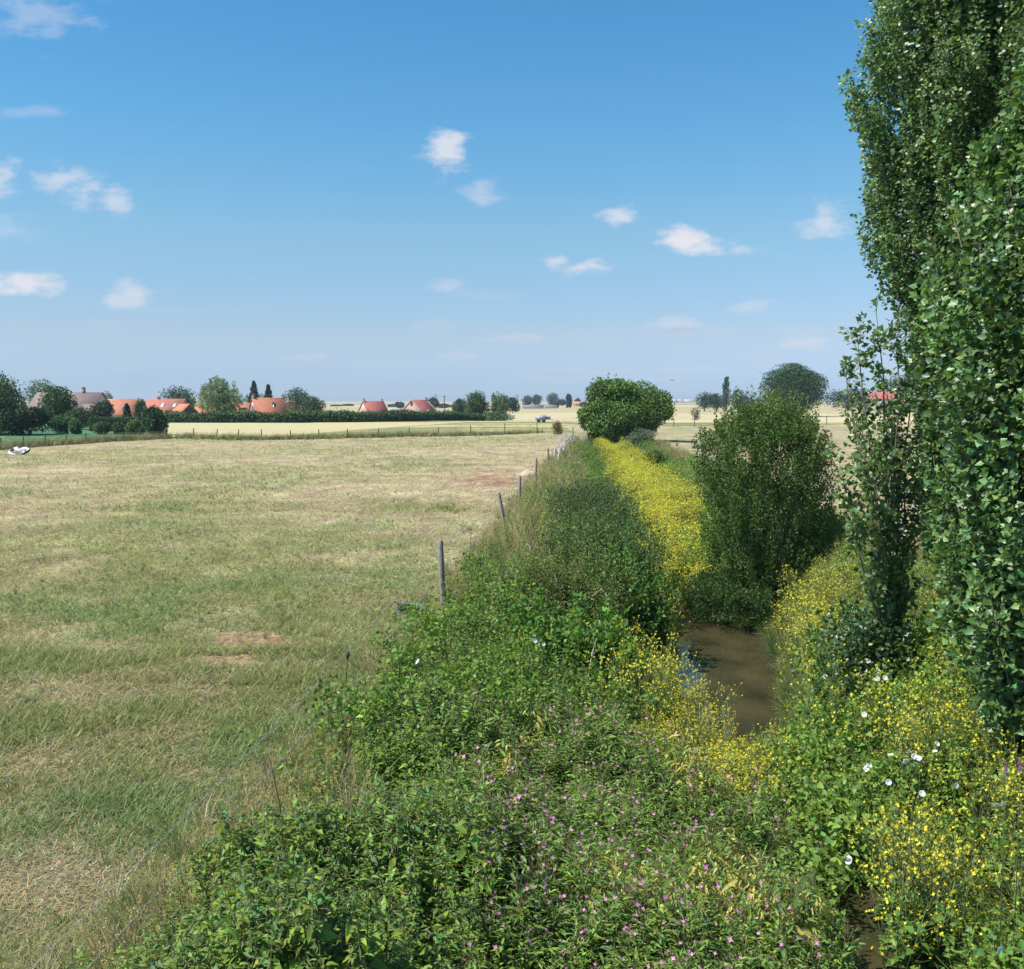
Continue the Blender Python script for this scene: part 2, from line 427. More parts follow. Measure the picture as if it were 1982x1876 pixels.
STRAW = np.array([.40, .33, .20]); GREEN = np.array([.20, .225, .072]); BGREEN = np.array([.15, .21, .062]); EARTH = np.array([.30, .185, .12])
def field_colour(x, y):
    g = greenness(x, y)[:, None]; s = soil(x, y)[:, None]
    b = sstep(.5, .7, fbm(x + 90, y, .4, 3))[:, None]
    c = STRAW * (1 - g) + (GREEN * (1 - b) + BGREEN * b) * g
    c = c * (.80 + .40 * fbm(x, y, 2.2, 3)[:, None])
    c = c * (1 - .10 * sstep(.58, .72, vnoise(x * .35 + y * .12, y * 1.1))[:, None])
    c = c * np.interp(y, [6, 30], [1.2, 1.0])[:, None]  # near ground painted lighter to offset the shade its own blades cast
    return c * (1 - s) + EARTH * s * (.7 + .6 * fbm(x, y, 3, 2)[:, None])

# corner lines of the fields (x, y) of the place
FAR_FENCE = [at(p, q) for p, q in [(-60, 873), (1.4, 870), (46, 866), (88, 863), (129, 860), (167, 858), (202, 854.5), (238, 853.5), (270, 851.5), (320, 848.5), (375.6, 848), (419.6, 850),
                                   (461.4, 851), (507, 851), (563, 850.5), (617.5, 849.5), (672.7, 848), (732.4, 846.5), (792, 845), (848.7, 844.5), (911.3, 843), (977, 841), (1039.7, 838)]]
ff = np.array(FAR_FENCE)
def beyond_left_fence(x, y):
    yl = np.interp(x, ff[:, 0], ff[:, 1]); return (y > yl) & (x < 8)

def build_ground():
    ys = [-14.]
    while ys[-1] < 5500: ys.append(ys[-1] + max(.22, abs(ys[-1]) * .012 if ys[-1] < 260 else ys[-1] * .03))
    xs = list(np.arange(-8, 13, .22)); s = .24
    while xs[-1] < 5500: xs.append(xs[-1] + s); s *= 1.045
    s = .24
    while xs[0] > -5500: xs.insert(0, xs[0] - s); s *= 1.045
    ys = np.array(ys); xs = np.array(xs)
    X, Y = np.meshgrid(xs, ys); X = X.ravel(); Y = Y.ravel(); Z = gz(X, Y)
    C = field_colour(X, Y)
    # strip of lush grass and rough grass beyond the left fence
    m = beyond_left_fence(X, Y)
    lush = m & (X < -36.5) & (Y < 200)
    C[lush] = np.array([.07, .17, .075]) * (.8 + .4 * fbm(X, Y, .3, 3))[lush][:, None]
    rough = m & ~lush
    rc = sstep(.4, .6, fbm(X * .35, Y, .12, 4))[:, None]
    C[rough] = (np.array([.20, .22, .085]) * rc + np.array([.44, .38, .19]) * (1 - rc))[rough] * (.8 + .4 * fbm(X, Y, .5, 3))[rough][:, None]
    rr = (X >= 8) & (Y > 158) & (Y < 232)
    C[rr] = (np.array([.17, .20, .08]) * rc + np.array([.46, .38, .21]) * (1 - rc))[rr]
    far = Y > 226
    band = vnoise(np.floor((Y + X * .08) / 140.) * 3.7, np.floor((X + 4000) / 900.) * 1.9)
    fc = np.where((band < .55)[:, None], np.array([.50, .42, .25]), np.where((band < .75)[:, None], np.array([.42, .36, .20]), np.array([.17, .20, .08])))
    C[far] = fc[far] * (.92 + .16 * fbm(X, Y, .05, 2))[far][:, None]
    # earth and litter on the banks
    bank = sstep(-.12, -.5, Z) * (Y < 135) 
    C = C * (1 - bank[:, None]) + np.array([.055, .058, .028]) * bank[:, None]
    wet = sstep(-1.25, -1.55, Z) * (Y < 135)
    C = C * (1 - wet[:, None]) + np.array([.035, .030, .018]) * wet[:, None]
    nx, ny = len(xs), len(ys)
    i, j = np.meshgrid(np.arange(nx - 1), np.arange(ny - 1)); a = (j * nx + i).ravel()
    F = np.concatenate([np.stack([a, a + 1, a + nx + 1], 1), np.stack([a, a + nx + 1, a + nx], 1)])
    m_, nt, p, o = new_mat('ground')
    at_ = nt.nodes.new('ShaderNodeAttribute'); at_.attribute_name = 'tint'
    tc = nt.nodes.new('ShaderNodeTexCoord')
    def noise(sc_, det, st=(1, 1, 1)):
        mp = nt.nodes.new('ShaderNodeMapping'); mp.inputs['Scale'].default_value = st
        n = nt.nodes.new('ShaderNodeTexNoise'); n.inputs['Scale'].default_value = sc_; n.inputs['Detail'].default_value = det; n.inputs['Roughness'].default_value = .7
        nt.links.new(tc.outputs['Object'], mp.inputs[0]); nt.links.new(mp.outputs[0], n.inputs['Vector']); return n.outputs['Fac']
    n1 = noise(9, 6, (1, .6, 1)); n2 = noise(.9, 6, (1, .45, 1)); n3 = noise(.22, 5, (.5, 1.3, 1))
    def ramp(src, lo, hi, p0=.36, p1=.64):
        r = nt.nodes.new('ShaderNodeMapRange'); r.inputs['From Min'].default_value = p0; r.inputs['From Max'].default_value = p1
        r.inputs['To Min'].default_value = lo; r.inputs['To Max'].default_value = hi; nt.links.new(src, r.inputs['Value']); return r.outputs[0]
    def mul(a, b):
        m2 = nt.nodes.new('ShaderNodeMath'); m2.operation = 'MULTIPLY'; nt.links.new(a, m2.inputs[0]); nt.links.new(b, m2.inputs[1]); return m2.outputs[0]
    v = mul(mul(ramp(n1, .55, 1.35), ramp(n2, .78, 1.2)), ramp(n3, .88, 1.12))
    h = nt.nodes.new('ShaderNodeHueSaturation'); nt.links.new(at_.outputs['Color'], h.inputs['Color']); nt.links.new(v, h.inputs['Value'])
    nt.links.new(ramp(n2, .47, .53), h.inputs['Hue'])
    nt.links.new(h.outputs[0], p.inputs['Base Color']); p.inputs['Roughness'].default_value = .95; p.inputs['Specular IOR Level'].default_value = .1
    b = nt.nodes.new('ShaderNodeBump'); b.inputs['Strength'].default_value = .7; b.inputs['Distance'].default_value = .05
    nt.links.new(n1, b.inputs['Height']); nt.links.new(b.outputs[0], p.inputs['Normal'])
    G = Geo(); G.add(np.stack([X, Y, Z], 1), F, C)
    g = G.build('ground', m_, smooth=True); tag(g, kind='structure')
build_ground()

def build_water():
    m_, nt, p, o = new_mat('muddy_water')
    p.inputs['Base Color'].default_value = (.105, .078, .034, 1); p.inputs['Roughness'].default_value = .04; p.inputs['IOR'].default_value = 1.33
    tc = nt.nodes.new('ShaderNodeTexCoord'); mp = nt.nodes.new('ShaderNodeMapping'); mp.inputs['Scale'].default_value = (1, .7, 1)
    n = nt.nodes.new('ShaderNodeTexNoise'); n.inputs['Scale'].default_value = 5; n.inputs['Detail'].default_value = 3
    nt.links.new(tc.outputs['Object'], mp.inputs[0]); nt.links.new(mp.outputs[0], n.inputs['Vector'])
    n2 = nt.nodes.new('ShaderNodeTexNoise'); n2.inputs['Scale'].default_value = 1.1; n2.inputs['Detail'].default_value = 5; nt.links.new(tc.outputs['Object'], n2.inputs['Vector'])
    r = nt.nodes.new('ShaderNodeValToRGB'); r.color_ramp.elements[0].position = .35; r.color_ramp.elements[0].color = (.030, .029, .014, 1)
    r.color_ramp.elements[1].position = .65; r.color_ramp.elements[1].color = (.068, .058, .028, 1)
    nt.links.new(n2.outputs['Fac'], r.inputs[0]); nt.links.new(r.outputs[0], p.inputs['Base Color'])
    b = nt.nodes.new('ShaderNodeBump'); b.inputs['Strength'].default_value = .13; b.inputs['Distance'].default_value = .02
    nt.links.new(n.outputs['Fac'], b.inputs['Height']); nt.links.new(b.outputs[0], p.inputs['Normal'])
    ys = np.arange(-12, 132, .4); V = []; F = []
    for i, y in enumerate(ys):
        V += [(cx(y) - hw(y) - .35, y, WATER_Z), (cx(y) + hw(y) + .35, y, WATER_Z)]
        if i: F += [(2 * i - 2, 2 * i - 1, 2 * i + 1), (2 * i - 2, 2 * i + 1, 2 * i)]
    G = Geo(); G.add(V, F, (.1, .08, .04)); w = G.build('stream_water', m_); tag(w, kind='structure')
build_water()

# ------------------------------------------------------------------ plants
def shoots_foliage(G, S, E, per, size, tpl, col, spread=.12, t0=.1, up=.3, out=.8, yel=.25, var=.28, sun=.5, taper=.6, crown=False):
    """leaves along many twigs S -> E, each standing away from its twig"""
    n = len(S); N = n * per
    i = np.repeat(np.arange(n), per)
    t = t0 + (1 - t0) * rng.random(N)
    ax = norm(E - S)[i]
    r = rng.normal(size=(N, 3)); r = norm(r - (r * ax).sum(-1, keepdims=True) * ax)
    P = S[i] + (E - S)[i] * t[:, None] + r * (spread * (1 - taper * t) * rng.random(N) ** .6)[:, None]
    d = norm(r * out + ax * .5 + rng.normal(0, .35, (N, 3)) + np.array([0, 0, up]))
    ro = norm(P * [1, 1, 0]) * .7 if crown else 0.0
    nn = norm(rng.normal(0, .6 if crown else .75, (N, 3)) + SDIR * sun + r * .5 + ro)
    X, Y, Z = frames(d, nn)
    sz = size * rng.uniform(.6, 1.25, N)
    tw = 1 + rng.normal(0, .18, n)[i]
    c = vary(np.asarray(col) if np.ndim(col) == 1 else np.asarray(col)[i], N, var, yel) * tw[:, None]
    stamp(G, *tpl, P, X, Y, Z, sz, c)

def clump_foliage(G, centres, radii, per, size, tpl, col, shell=.55, var=.25, yel=.2, sun=.4, flat=1.0):
    """leaves through rounded clumps, thicker towards the outside"""
    n = len(centres); N = n * per; i = np.repeat(np.arange(n), per)
    r = rdir(N); rad = shell + (1.06 - shell) * rng.random(N) ** .7
    P = np.asarray(centres)[i] + r * np.asarray(radii)[i] * rad[:, None]
    d = norm(rng.normal(0, .7, (N, 3)) + r * .5 + np.array([0, 0, .1]))
    nn = norm(rng.normal(0, .6, (N, 3)) + SDIR * sun + r * .7)
    X, Y, Z = frames(d, nn)
    tw = 1 + rng.normal(0, .2, n)[i]
    c = vary(col, N, var, yel) * tw[:, None]
    stamp(G, *tpl, P, X, Y, Z, size * rng.uniform(.6, 1.3, N), c)

def base_z(x, y): return float(gz(np.array([x]), np.array([y]))[0])

def limbs(G, base, tips, r0, r1, col=(.15, .13, .1), wob=.06, k=5):
    base = np.asarray(base, float)
    for t in tips:
        t = np.asarray(t, float); L = np.linalg.norm(t - base); u = np.linspace(0, 1, 6)[:, None]
        P = base + (t - base) * u + rng.normal(0, wob * L * .5, (6, 3)) * (u * (1 - u) * 2)
        tube(G, P, np.linspace(r0, r1, 6), col, k)

def far_tree(name, label, x0, x1, yt, yb, Y, col, kind='round', N=2600, leaf=.34, group=None, cat='tree', rot=0, dens=1.0, depth=None, zb=None, lo_=.0, lean=0, clumps=()):
    """tree seen between picture columns x0..x1, its top at row yt, standing at distance Y"""
    xa, zt = atY(x0, yt, Y); xb, _ = atY(x1, yt, Y); xc = (xa + xb) / 2
    z0 = base_z(xc, Y) if zb is None else zb
    W = xb - xa; H = zt - z0; D = depth or W * .85
    t = thing(name, label, cat, (xc, Y, z0), 0, group)
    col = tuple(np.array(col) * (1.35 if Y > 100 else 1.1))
    G = Geo(); T = Geo()
    if kind == 'spread':
        # a wide crown of unequal masses: picture column, row, half width, half height of each mass, depth offset
        c = []; cr = []
        for a, b, ra, rb, dy in clumps:
            X_, Z_ = atY(a, b, Y + dy); sc_ = Y / FPX
            for q in range(5):
                o_ = rdir(1)[0] * np.array([ra * .55, ra * .5, rb * .55]) * sc_ * (q > 0); f = .62 if q else .8
                c.append(np.array([X_ - xc, dy, Z_ - z0]) + o_); cr.append(np.array([ra * f, ra * f * .9, rb * f]) * sc_ * rng.uniform(.75, 1.05))
        c, cr = np.array(c), np.array(cr); clump_foliage(G, c, cr, int(N / len(c)), leaf, CARD, col, shell=.5, var=.3, yel=.25)
        n2 = 260; k_ = rng.integers(0, len(c), n2); d_ = rdir(n2, .5); S_ = c[k_] + d_ * cr[k_] * .9; shoots_foliage(G, S_, S_ + d_ * [.7, .7, .8] * rnd(n2, .4, 1.0)[:, None], 12, leaf * .9, CARD, np.array(col) * 1.15, spread=.12)
        tube(T, [(0, 0, -.2), (.1, 0, H * .2), (.2, .05, H * .55)], [.32, .26, .14], (.12, .1, .08), 8)
        limbs(T, (0, 0, H * .15), [p for p in c[::5]], .16, .03)
    elif kind in ('round', 'bush'):
        nc = 34 if kind == 'round' else 20
        lo = -.12 if kind == 'bush' else lo_
        d = rdir(nc, .15); rr = rng.uniform(.45, .80, nc)
        cz = H * (lo + (1 - lo) * .5); rz = H * (1 - lo) * .5
        cr = np.stack([rng.uniform(.14, .30, nc) * W, rng.uniform(.14, .30, nc) * D, rng.uniform(.16, .30, nc) * H * (1 - lo)], 1) * .95
        c = np.stack([d[:, 0] * (W / 2 - cr[:, 0] * .85) * rr / .72, d[:, 1] * (D / 2 - cr[:, 1] * .8) * rr / .72, cz + d[:, 2] * (rz - cr[:, 2] * .85) * rr / .72], 1)
        c[0] = (lean * W, 0, H - cr[0, 2]); c[1] = (0, 0, cz)
        c[:, 2] = np.clip(c[:, 2], cr[:, 2] * .45, H - cr[:, 2])
        clump_foliage(G, c, cr, max(int(N * dens / nc), 20), leaf, CARD, col)
        tube(T, [(0, 0, -.2), (.05, 0, H * .25), (0, .05, H * .55)], [W * .035, W * .028, W * .012], (.12, .1, .08), 7)
        limbs(T, (0, 0, H * .22), [p for p in c[:8]], W * .018, .03)
    elif kind == 'column':
        nc = 22; zz = np.linspace(.08, .95, nc); prof = np.sin(np.clip(zz * .86 + .12, 0, 1) * math.pi) ** .6
        c = np.stack([rng.normal(0, .08, nc) * W, rng.normal(0, .08, nc) * W, zz * H], 1)
        cr = np.stack([prof * W * .46, prof * W * .46, np.full(nc, H * .07)], 1)
        clump_foliage(G, c, cr, int(N / nc), leaf, CARD, col)
        tube(T, [(0, 0, -.2), (0, 0, H * .5), (0, 0, H * .9)], [W * .1, W * .06, .02], (.12, .1, .08), 6)
    elif kind == 'conifer':
        n = N; zz = rng.random(n) ** 1.3; tier = .78 + .22 * np.abs(np.sin(zz * 22)); a = rnd(n, 0, 6.283)
        r = (1 - zz) ** .75 * W * .62 * tier * (.5 + .75 * vnoise(a * 1.6 + W, zz * 9)) * rng.random(n) ** .35
        P = np.stack([np.cos(a) * r, np.sin(a) * r, H * (.08 + .92 * zz) - r * .12], 1)
        d = norm(np.stack([np.cos(a), np.sin(a), rnd(n, -.3, .5)], 1) + rng.normal(0, .3, (n, 3)))
        X, Y_, Z = frames(d, norm(rng.normal(0, .5, (n, 3)) + (0, 0, .8)))
        stamp(G, *CARD, P, X, Y_, Z, leaf * rnd(n, .6, 1.2), vary(col, n, .2, .1))
        tube(T, [(0, 0, -.2), (0, 0, H * .5), (0, 0, H * .97)], [W * .05, W * .03, .02], (.12, .1, .08), 6)
    elif kind == 'willow':
        nc = 40; d = rdir(nc, .2); rr = rng.uniform(.5, .95, nc)
        c = np.stack([d[:, 0] * W * .36 * rr, d[:, 1] * D * .36 * rr, H * (.56 + d[:, 2] * .36 * rr)], 1)
        cr = np.stack([np.full(nc, W * .15), np.full(nc, W * .15), np.full(nc, H * .16)], 1) * rng.uniform(.8, 1.25, (nc, 1))
        S = np.repeat(c + [0, 0, 0], 14, 0) + rdir(nc * 14) * np.repeat(cr, 14, 0) * .8
        E = S + np.stack([rng.normal(0, .12, nc * 14) * W * .2, rng.normal(0, .12, nc * 14) * W * .2, -rnd(nc * 14, .05, .16) * H], 1)
        shoots_foliage(G, S, E, max(int(N / (nc * 14)), 4), leaf, CARD, col, spread=W * .035, up=-.3, out=.4)
        tube(T, [(0, 0, -.2), (.1, 0, H * .25), (0, .1, H * .6)], [W * .05, W * .04, W * .015], (.13, .11, .09), 7)
        limbs(T, (0, 0, H * .25), [p for p in c[:10]], W * .02, .03)
    G.build('crown', M_FAR, t)
    T.build('trunk', M_BARK, t)
    return t

# ---- far and middle trees
DK = (.042, .082, .03); MD = (.06, .11, .035); LT = (.075, .125, .035); WIL = (.16, .21, .105); BL = (.03, .06, .04); OL = (.10, .12, .045)
def build_trees():
    ft = far_tree
    ft('leafy_tree', 'tall loose tree cut off by the left edge of the picture', -75, 46, 718, 800, 118, (.075, .12, .045), N=11000, leaf=.22, lean=.1)
    ft('dark_shrub', 'broad dark shrub mass under the left edge tree', -20, 98, 785, 845, 117, (.022, .044, .018), 'bush', N=9000, leaf=.22, cat='shrub')
    ft('garden_tree', 'dark spreading tree behind the ridge of the brown roofed house', 38, 122, 733, 800, 255, DK, N=3000)
    ft('garden_tree', 'tall egg shaped tree in front of the brown roofed house', 72, 143, 747, 810, 150, (.045, .085, .028), N=7000, leaf=.24)
    ft('shrub', 'loose mixed shrub just right of the egg shaped garden tree', 122, 180, 786, 830, 140, (.06, .085, .04), 'bush', N=4500, leaf=.2, cat='shrub')
    ft('shrub', 'rounded mid green bush beside the dark shrub mass', 98, 138, 802, 842, 121, (.055, .11, .04), 'bush', N=3600, leaf=.18, cat='shrub', group='bushes behind the left fence')
    ft('shrub', 'small bright bush behind the third fence post from the left edge', 134, 160, 810, 842, 119, (.06, .13, .05), 'bush', N=2600, leaf=.16, cat='shrub', group='bushes behind the left fence')
    ft('shrub', 'dark spiky shrub in front of the first orange roof', 173, 231, 776, 815, 150, (.035, .055, .03), 'bush', N=4000, leaf=.24, cat='shrub')
    ft('small_conifer', 'little dark conifer against the first orange roof', 234, 257, 782, 815, 145, (.02, .045, .022), 'conifer', N=1500, leaf=.25)
    ft('tree', 'slim tree top poking above the left end of the first orange roof', 190, 221, 757, 800, 270, (.05, .09, .05), N=1300)
    ft('tree', 'grey green small tree between the two first orange roofs', 257, 285, 771, 815, 150, (.07, .105, .055), N=2600, leaf=.24)
    ft('shrub', 'leafy bush in front of the clipped garden hedge, left one', 178, 217, 817, 843, 120, (.06, .105, .045), 'bush', N=3400, leaf=.17, cat='shrub', group='bushes behind the left fence')
    ft('shrub', 'low bush in the middle of the row before the clipped hedge', 216, 244, 818, 843, 120, (.05, .105, .045), 'bush', N=2600, leaf=.17, cat='shrub', group='bushes behind the left fence')
    ft('shrub', 'yellow green bush beside the big dark corner bush', 241, 282, 813, 844, 119, (.085, .13, .045), 'bush', N=3400, leaf=.17, cat='shrub', group='bushes behind the left fence')
    ft('shrub', 'big dark bush at the corner where the wheat field begins', 272, 324, 786, 846, 114, (.03, .065, .028), 'bush', N=6500, leaf=.18, cat='shrub')
    ft('dark_tree', 'wide dark green tree between the orange farm roofs and the willow', 305, 385, 745, 800, 300, (.022, .052, .02), N=3600, leaf=.4)
    ft('willow_tree', 'large pale grey green willow rising behind the hedge', 368, 480, 724, 804, 218, WIL, 'willow', N=14000, leaf=.28)
    ft('conifer', 'blunt dark conifer behind the brick farmhouse chimney', 476, 506, 738, 800, 300, (.022, .05, .03), 'conifer', N=3600, leaf=.4)
    ft('conifer', 'narrow bluish conifer above the brick farmhouse ridge', 505, 533, 745, 800, 290, (.018, .038, .032), 'conifer', N=3200, leaf=.4)
    ft('tree', 'light green round tree between the two conifers', 468, 527, 760, 800, 310, (.05, .09, .03), N=1800, leaf=.4)
    ft('dark_tree', 'broad dark tree at the right end of the farmhouse', 540, 602, 750, 806, 262, (.03, .062, .026), N=3600, leaf=.34)
    ft('dark_tree', 'lower round tree beside the farmhouse, rightmost of that clump', 570, 631, 765, 808, 255, (.045, .075, .03), N=3600, leaf=.32)
    ft('shrub', 'brownish thin shrub in front of the farmhouse trees', 551, 582, 771, 806, 240, (.12, .10, .06), 'bush', N=1200, leaf=.28, cat='shrub')
    ft('field_tree', 'dark ragged tree at the right end of the long hedge', 893, 950, 755, 812, 250, (.035, .075, .022), N=4500, leaf=.32)
    ft('field_willow', 'paler drooping tree touching the dark ragged one', 944, 990, 752, 812, 252, (.10, .14, .06), 'willow', N=5000, leaf=.28)
    ft('shrub', 'low spreading scrub at the foot of the two field trees', 918, 1002, 796, 815, 243, (.04, .075, .025), 'bush', N=2600, leaf=.28, cat='shrub')
    # the far tree line, each a tree of its own
    T = [(875, 905, 772, 330, 'hazy tree half hidden left of the ragged field tree'), (978, 1006, 770, 420, 'dark rounded tree right of the pale drooping one'),
         (1008, 1034, 766, 900, 'far hazy round tree, left one of the pair over the grey roofs'), (1028, 1050, 764, 900, 'far hazy round tree, right one of the pair over the grey roofs'),
         (1055, 1083, 760, 950, 'far flat topped tree standing highest above the grey roofs'), (1078, 1096, 773, 950, 'low far tree left of the twin poplars'),
         (1062, 1082, 776, 700, 'dark low round tree below the flat topped far tree'), (1120, 1142, 779, 820, 'small dark tree beside the far orange roof'),
         (1112, 1124, 771, 1100, 'small grey tree far off behind the orange roof'),
         (640, 662, 785, 900, 'tiny far tree nearest the right end of the farmhouse clump'), (662, 686, 783, 950, 'tiny far tree left of the red roofed house'),
         (750, 772, 783, 800, 'far tree just right of the red roofed house'), (764, 782, 779, 700, 'far tree against the left gable of the pink house'),
         (826, 850, 770, 620, 'grey green tree behind the right roof edge of the pink house'), (846, 868, 782, 700, 'low far tree beside the thin mast'),
         (866, 884, 785, 760, 'low far bush line tree between mast and ragged tree'),
         (1344, 1384, 758, 480, 'dark round tree left of the tall pole on the right'), (1372, 1404, 760, 490, 'dark tree right behind the tall pole'),
         (1410, 1452, 752, 440, 'dark tree between the tall pole and the great round tree'), (1440, 1490, 768, 400, 'low green tree at the foot of the great round tree')]
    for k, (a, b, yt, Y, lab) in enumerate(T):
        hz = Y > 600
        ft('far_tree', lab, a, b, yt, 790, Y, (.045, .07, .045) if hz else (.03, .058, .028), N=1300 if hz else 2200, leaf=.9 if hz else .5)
    ft('poplar', 'left one of the far twin poplars', 1095, 1102, 763, 790, 720, (.02, .035, .03), 'column', N=900, leaf=.6, group='far twin poplars')
    ft('poplar', 'right one of the far twin poplars', 1100.5, 1107, 764, 790, 722, (.02, .035, .03), 'column', N=900, leaf=.6, group='far twin poplars')
    ft('poplar', 'lone slender dark poplar behind the pole on the right', 1398.5, 1411.5, 730, 790, 470, (.02, .042, .028), 'column', N=1800, leaf=.5)
    ft('great_tree', 'great domed dark tree on the right skyline behind the leafy shrub', 1468, 1604, 703, 800, 330, (.026, .058, .018), N=30000, leaf=.42)
    ft('far_tree', 'dark tree row end seen through the leaves above the red roof', 1700, 1800, 725, 800, 560, (.04, .06, .04), N=2600, leaf=.8)
    ft('far_tree', 'dark wood edge right of the great domed tree', 1590, 1700, 752, 800, 520, (.03, .05, .035), N=2600, leaf=.7)
    # ditch side
    t = ft('round_tree', 'big rounded green tree overhanging the ditch in the middle distance', 1121, 1303, 728, 850, 98, (.088, .16, .032), 'spread', N=62000, leaf=.17, zb=-.9, clumps=[(1178, 775, 50, 42, 0), (1222, 765, 55, 36, 1), (1262, 775, 40, 34, 0), (1285, 793, 20, 20, -1), (1150, 805, 32, 30, -1), (1185, 815, 48, 34, -1.5), (1225, 805, 42, 32, -.5), (1172, 842, 30, 20, -1), (1252, 800, 30, 22, 2), (1195, 748, 34, 22, 0), (1205, 835, 34, 24, -1), (1210, 788, 72, 46, 0), (1258, 815, 30, 24, 0), (1245, 790, 52, 40, 0), (1160, 785, 38, 38, 0)])
    t = ft('silver_bush', 'silvery grey green bush in front of the big round tree', 1208, 1274, 829, 872, 84, (.12, .16, .09), 'bush', N=9000, leaf=.09, cat='shrub')
    ft('shrub', 'green bush low on the right edge of the yellow ditch flowers', 1236, 1296, 872, 915, 62, (.06, .11, .035), 'bush', N=6000, leaf=.08, cat='shrub')
    ft('shrub', 'small rusty bush beyond the leaning dead poles', 1066, 1092, 815, 838, 118, (.16, .12, .06), 'bush', N=1500, leaf=.12, cat='shrub')
    ft('shrub', 'lone thin bush in the far stubble right of the round tree', 1337, 1357, 786, 806, 250, (.10, .11, .06), 'bush', N=700, leaf=.22, cat='shrub')
build_trees()

def hedge(name, label, pts, width, height, col, N, leaf, flat=False):
    """a hedge along a line of ground points"""
    pts = np.array(pts, float); x0, y0 = pts[0]; z0 = base_z(x0, y0)
    seg = np.linalg.norm(np.diff(pts, axis=0), axis=1); cum = np.concatenate([[0], np.cumsum(seg)]); L = cum[-1]
    t = thing(name, label, 'hedge', (x0, y0, z0))
    n = N; s = rnd(n, 0, L); px = np.interp(s, cum, pts[:, 0]); py = np.interp(s, cum, pts[:, 1])
    dx = np.gradient(np.interp(np.linspace(0, L, 50), cum, pts[:, 0])); dy = np.gradient(np.interp(np.linspace(0, L, 50), cum, pts[:, 1]))
    k = (s / L * 49).astype(int); d = norm(np.stack([dx[k], dy[k]], 1)); nx, ny = -d[:, 1], d[:, 0]
    side = rnd(n); hh = height * (1 if flat else 1) * (1 + (0 if flat else .28) * (fbm(s, s * 0, .25, 3) - .5) * 2)
    a = rnd(n, 0, math.pi); e = .35 if flat else .6
    ox = np.sign(np.cos(a)) * np.abs(np.cos(a)) ** e * width / 2; oz = np.abs(np.sin(a)) ** e * hh
    oz = np.where(side < .45, rnd(n) * hh, oz); ox = np.where(side < .45, np.sign(ox + 1e-6) * width / 2 * rnd(n, .8, 1.02), ox)
    j = 0 if flat else .12
    P = np.stack([px + nx * ox - x0, py + ny * ox - y0, gz(px, py) - z0 + oz * rnd(n, .93, 1.03)], 1) + rng.normal(0, .04 + j, (n, 3))
    outw = norm(np.stack([nx * ox, ny * ox, oz * .6], 1))
    X, Y, Z = frames(norm(rng.normal(0, .6, (n, 3)) + (0, 0, .3)), norm(outw + SDIR * .3 + rng.normal(0, .45, (n, 3))))
    G = Geo(); stamp(G, *CARD, P, X, Y, Z, leaf * rnd(n, .6, 1.3), vary(col, n, .25, .2))
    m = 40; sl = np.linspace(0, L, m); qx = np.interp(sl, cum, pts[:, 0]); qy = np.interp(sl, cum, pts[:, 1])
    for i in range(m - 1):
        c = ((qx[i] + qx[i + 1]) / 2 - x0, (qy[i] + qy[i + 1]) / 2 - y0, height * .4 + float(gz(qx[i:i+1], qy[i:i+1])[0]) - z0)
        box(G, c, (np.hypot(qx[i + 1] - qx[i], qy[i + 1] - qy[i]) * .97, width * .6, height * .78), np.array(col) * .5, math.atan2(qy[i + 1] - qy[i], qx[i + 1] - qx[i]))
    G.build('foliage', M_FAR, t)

def build_hedges():
    P = [at(p, q) for p, q in [(322, 817.5), (420, 818), (560, 818), (700, 817), (800, 815.5), (870, 813.5), (930, 811)]]
    hedge('field_hedge', 'long dark hedge along the back of the wheat field below the farm roofs', P, 2.2, 1.75, (.062, .115, .036), 20000, .3)
    P = [(atY(176, 824, 132)[0], 132), (atY(276, 824, 132)[0], 131)]
    hedge('garden_hedge', 'clipped garden hedge with a bright flat top behind the left bushes', P, 1.3, 1.75, (.045, .095, .03), 8000, .12, True)
build_hedges()

# ------------------------------------------------------------------ crops
def crop(name, poly, z1, c1, c2, sc_=.6):
    """a standing crop: a bumpy top sheet with a short side down to the ground"""
    poly = np.array(poly, float); n = len(poly); c = poly.mean(0)
    G = Geo(); rings = 28; V = []; F = []
    m = 160; cum = np.concatenate([[0], np.cumsum(np.linalg.norm(np.diff(np.vstack([poly, poly[:1]]), axis=0), axis=1))])
    s = np.linspace(0, cum[-1], m, endpoint=False); ex = np.interp(s, cum, np.append(poly[:, 0], poly[0, 0])); ey = np.interp(s, cum, np.append(poly[:, 1], poly[0, 1]))
    prof = [(1.02, -.6)] + [(1 - k / rings * .999, 1.0) for k in range(0, rings + 1)]
    for r, h in prof:
        x = c[0] + (ex - c[0]) * r; y = c[1] + (ey - c[1]) * r; g = gz(x, y)
        V.append(np.stack([x, y, g + z1 * h], 1))
    V = np.concatenate(V)
    for k in range(len(prof) - 1):
        for j in range(m):
            a, b, c_, d = k * m + j, k * m + (j + 1) % m, (k + 1) * m + (j + 1) % m, (k + 1) * m + j
            F += [(a, b, c_), (a, c_, d)]
    G.add(V, F, c1)
    mat = solid_mat(name + '_ears', c1, c2, sc_, .9, .8, .15, (1, 2.5, 1))
    o = G.build(name, mat); tag(o, kind='structure')
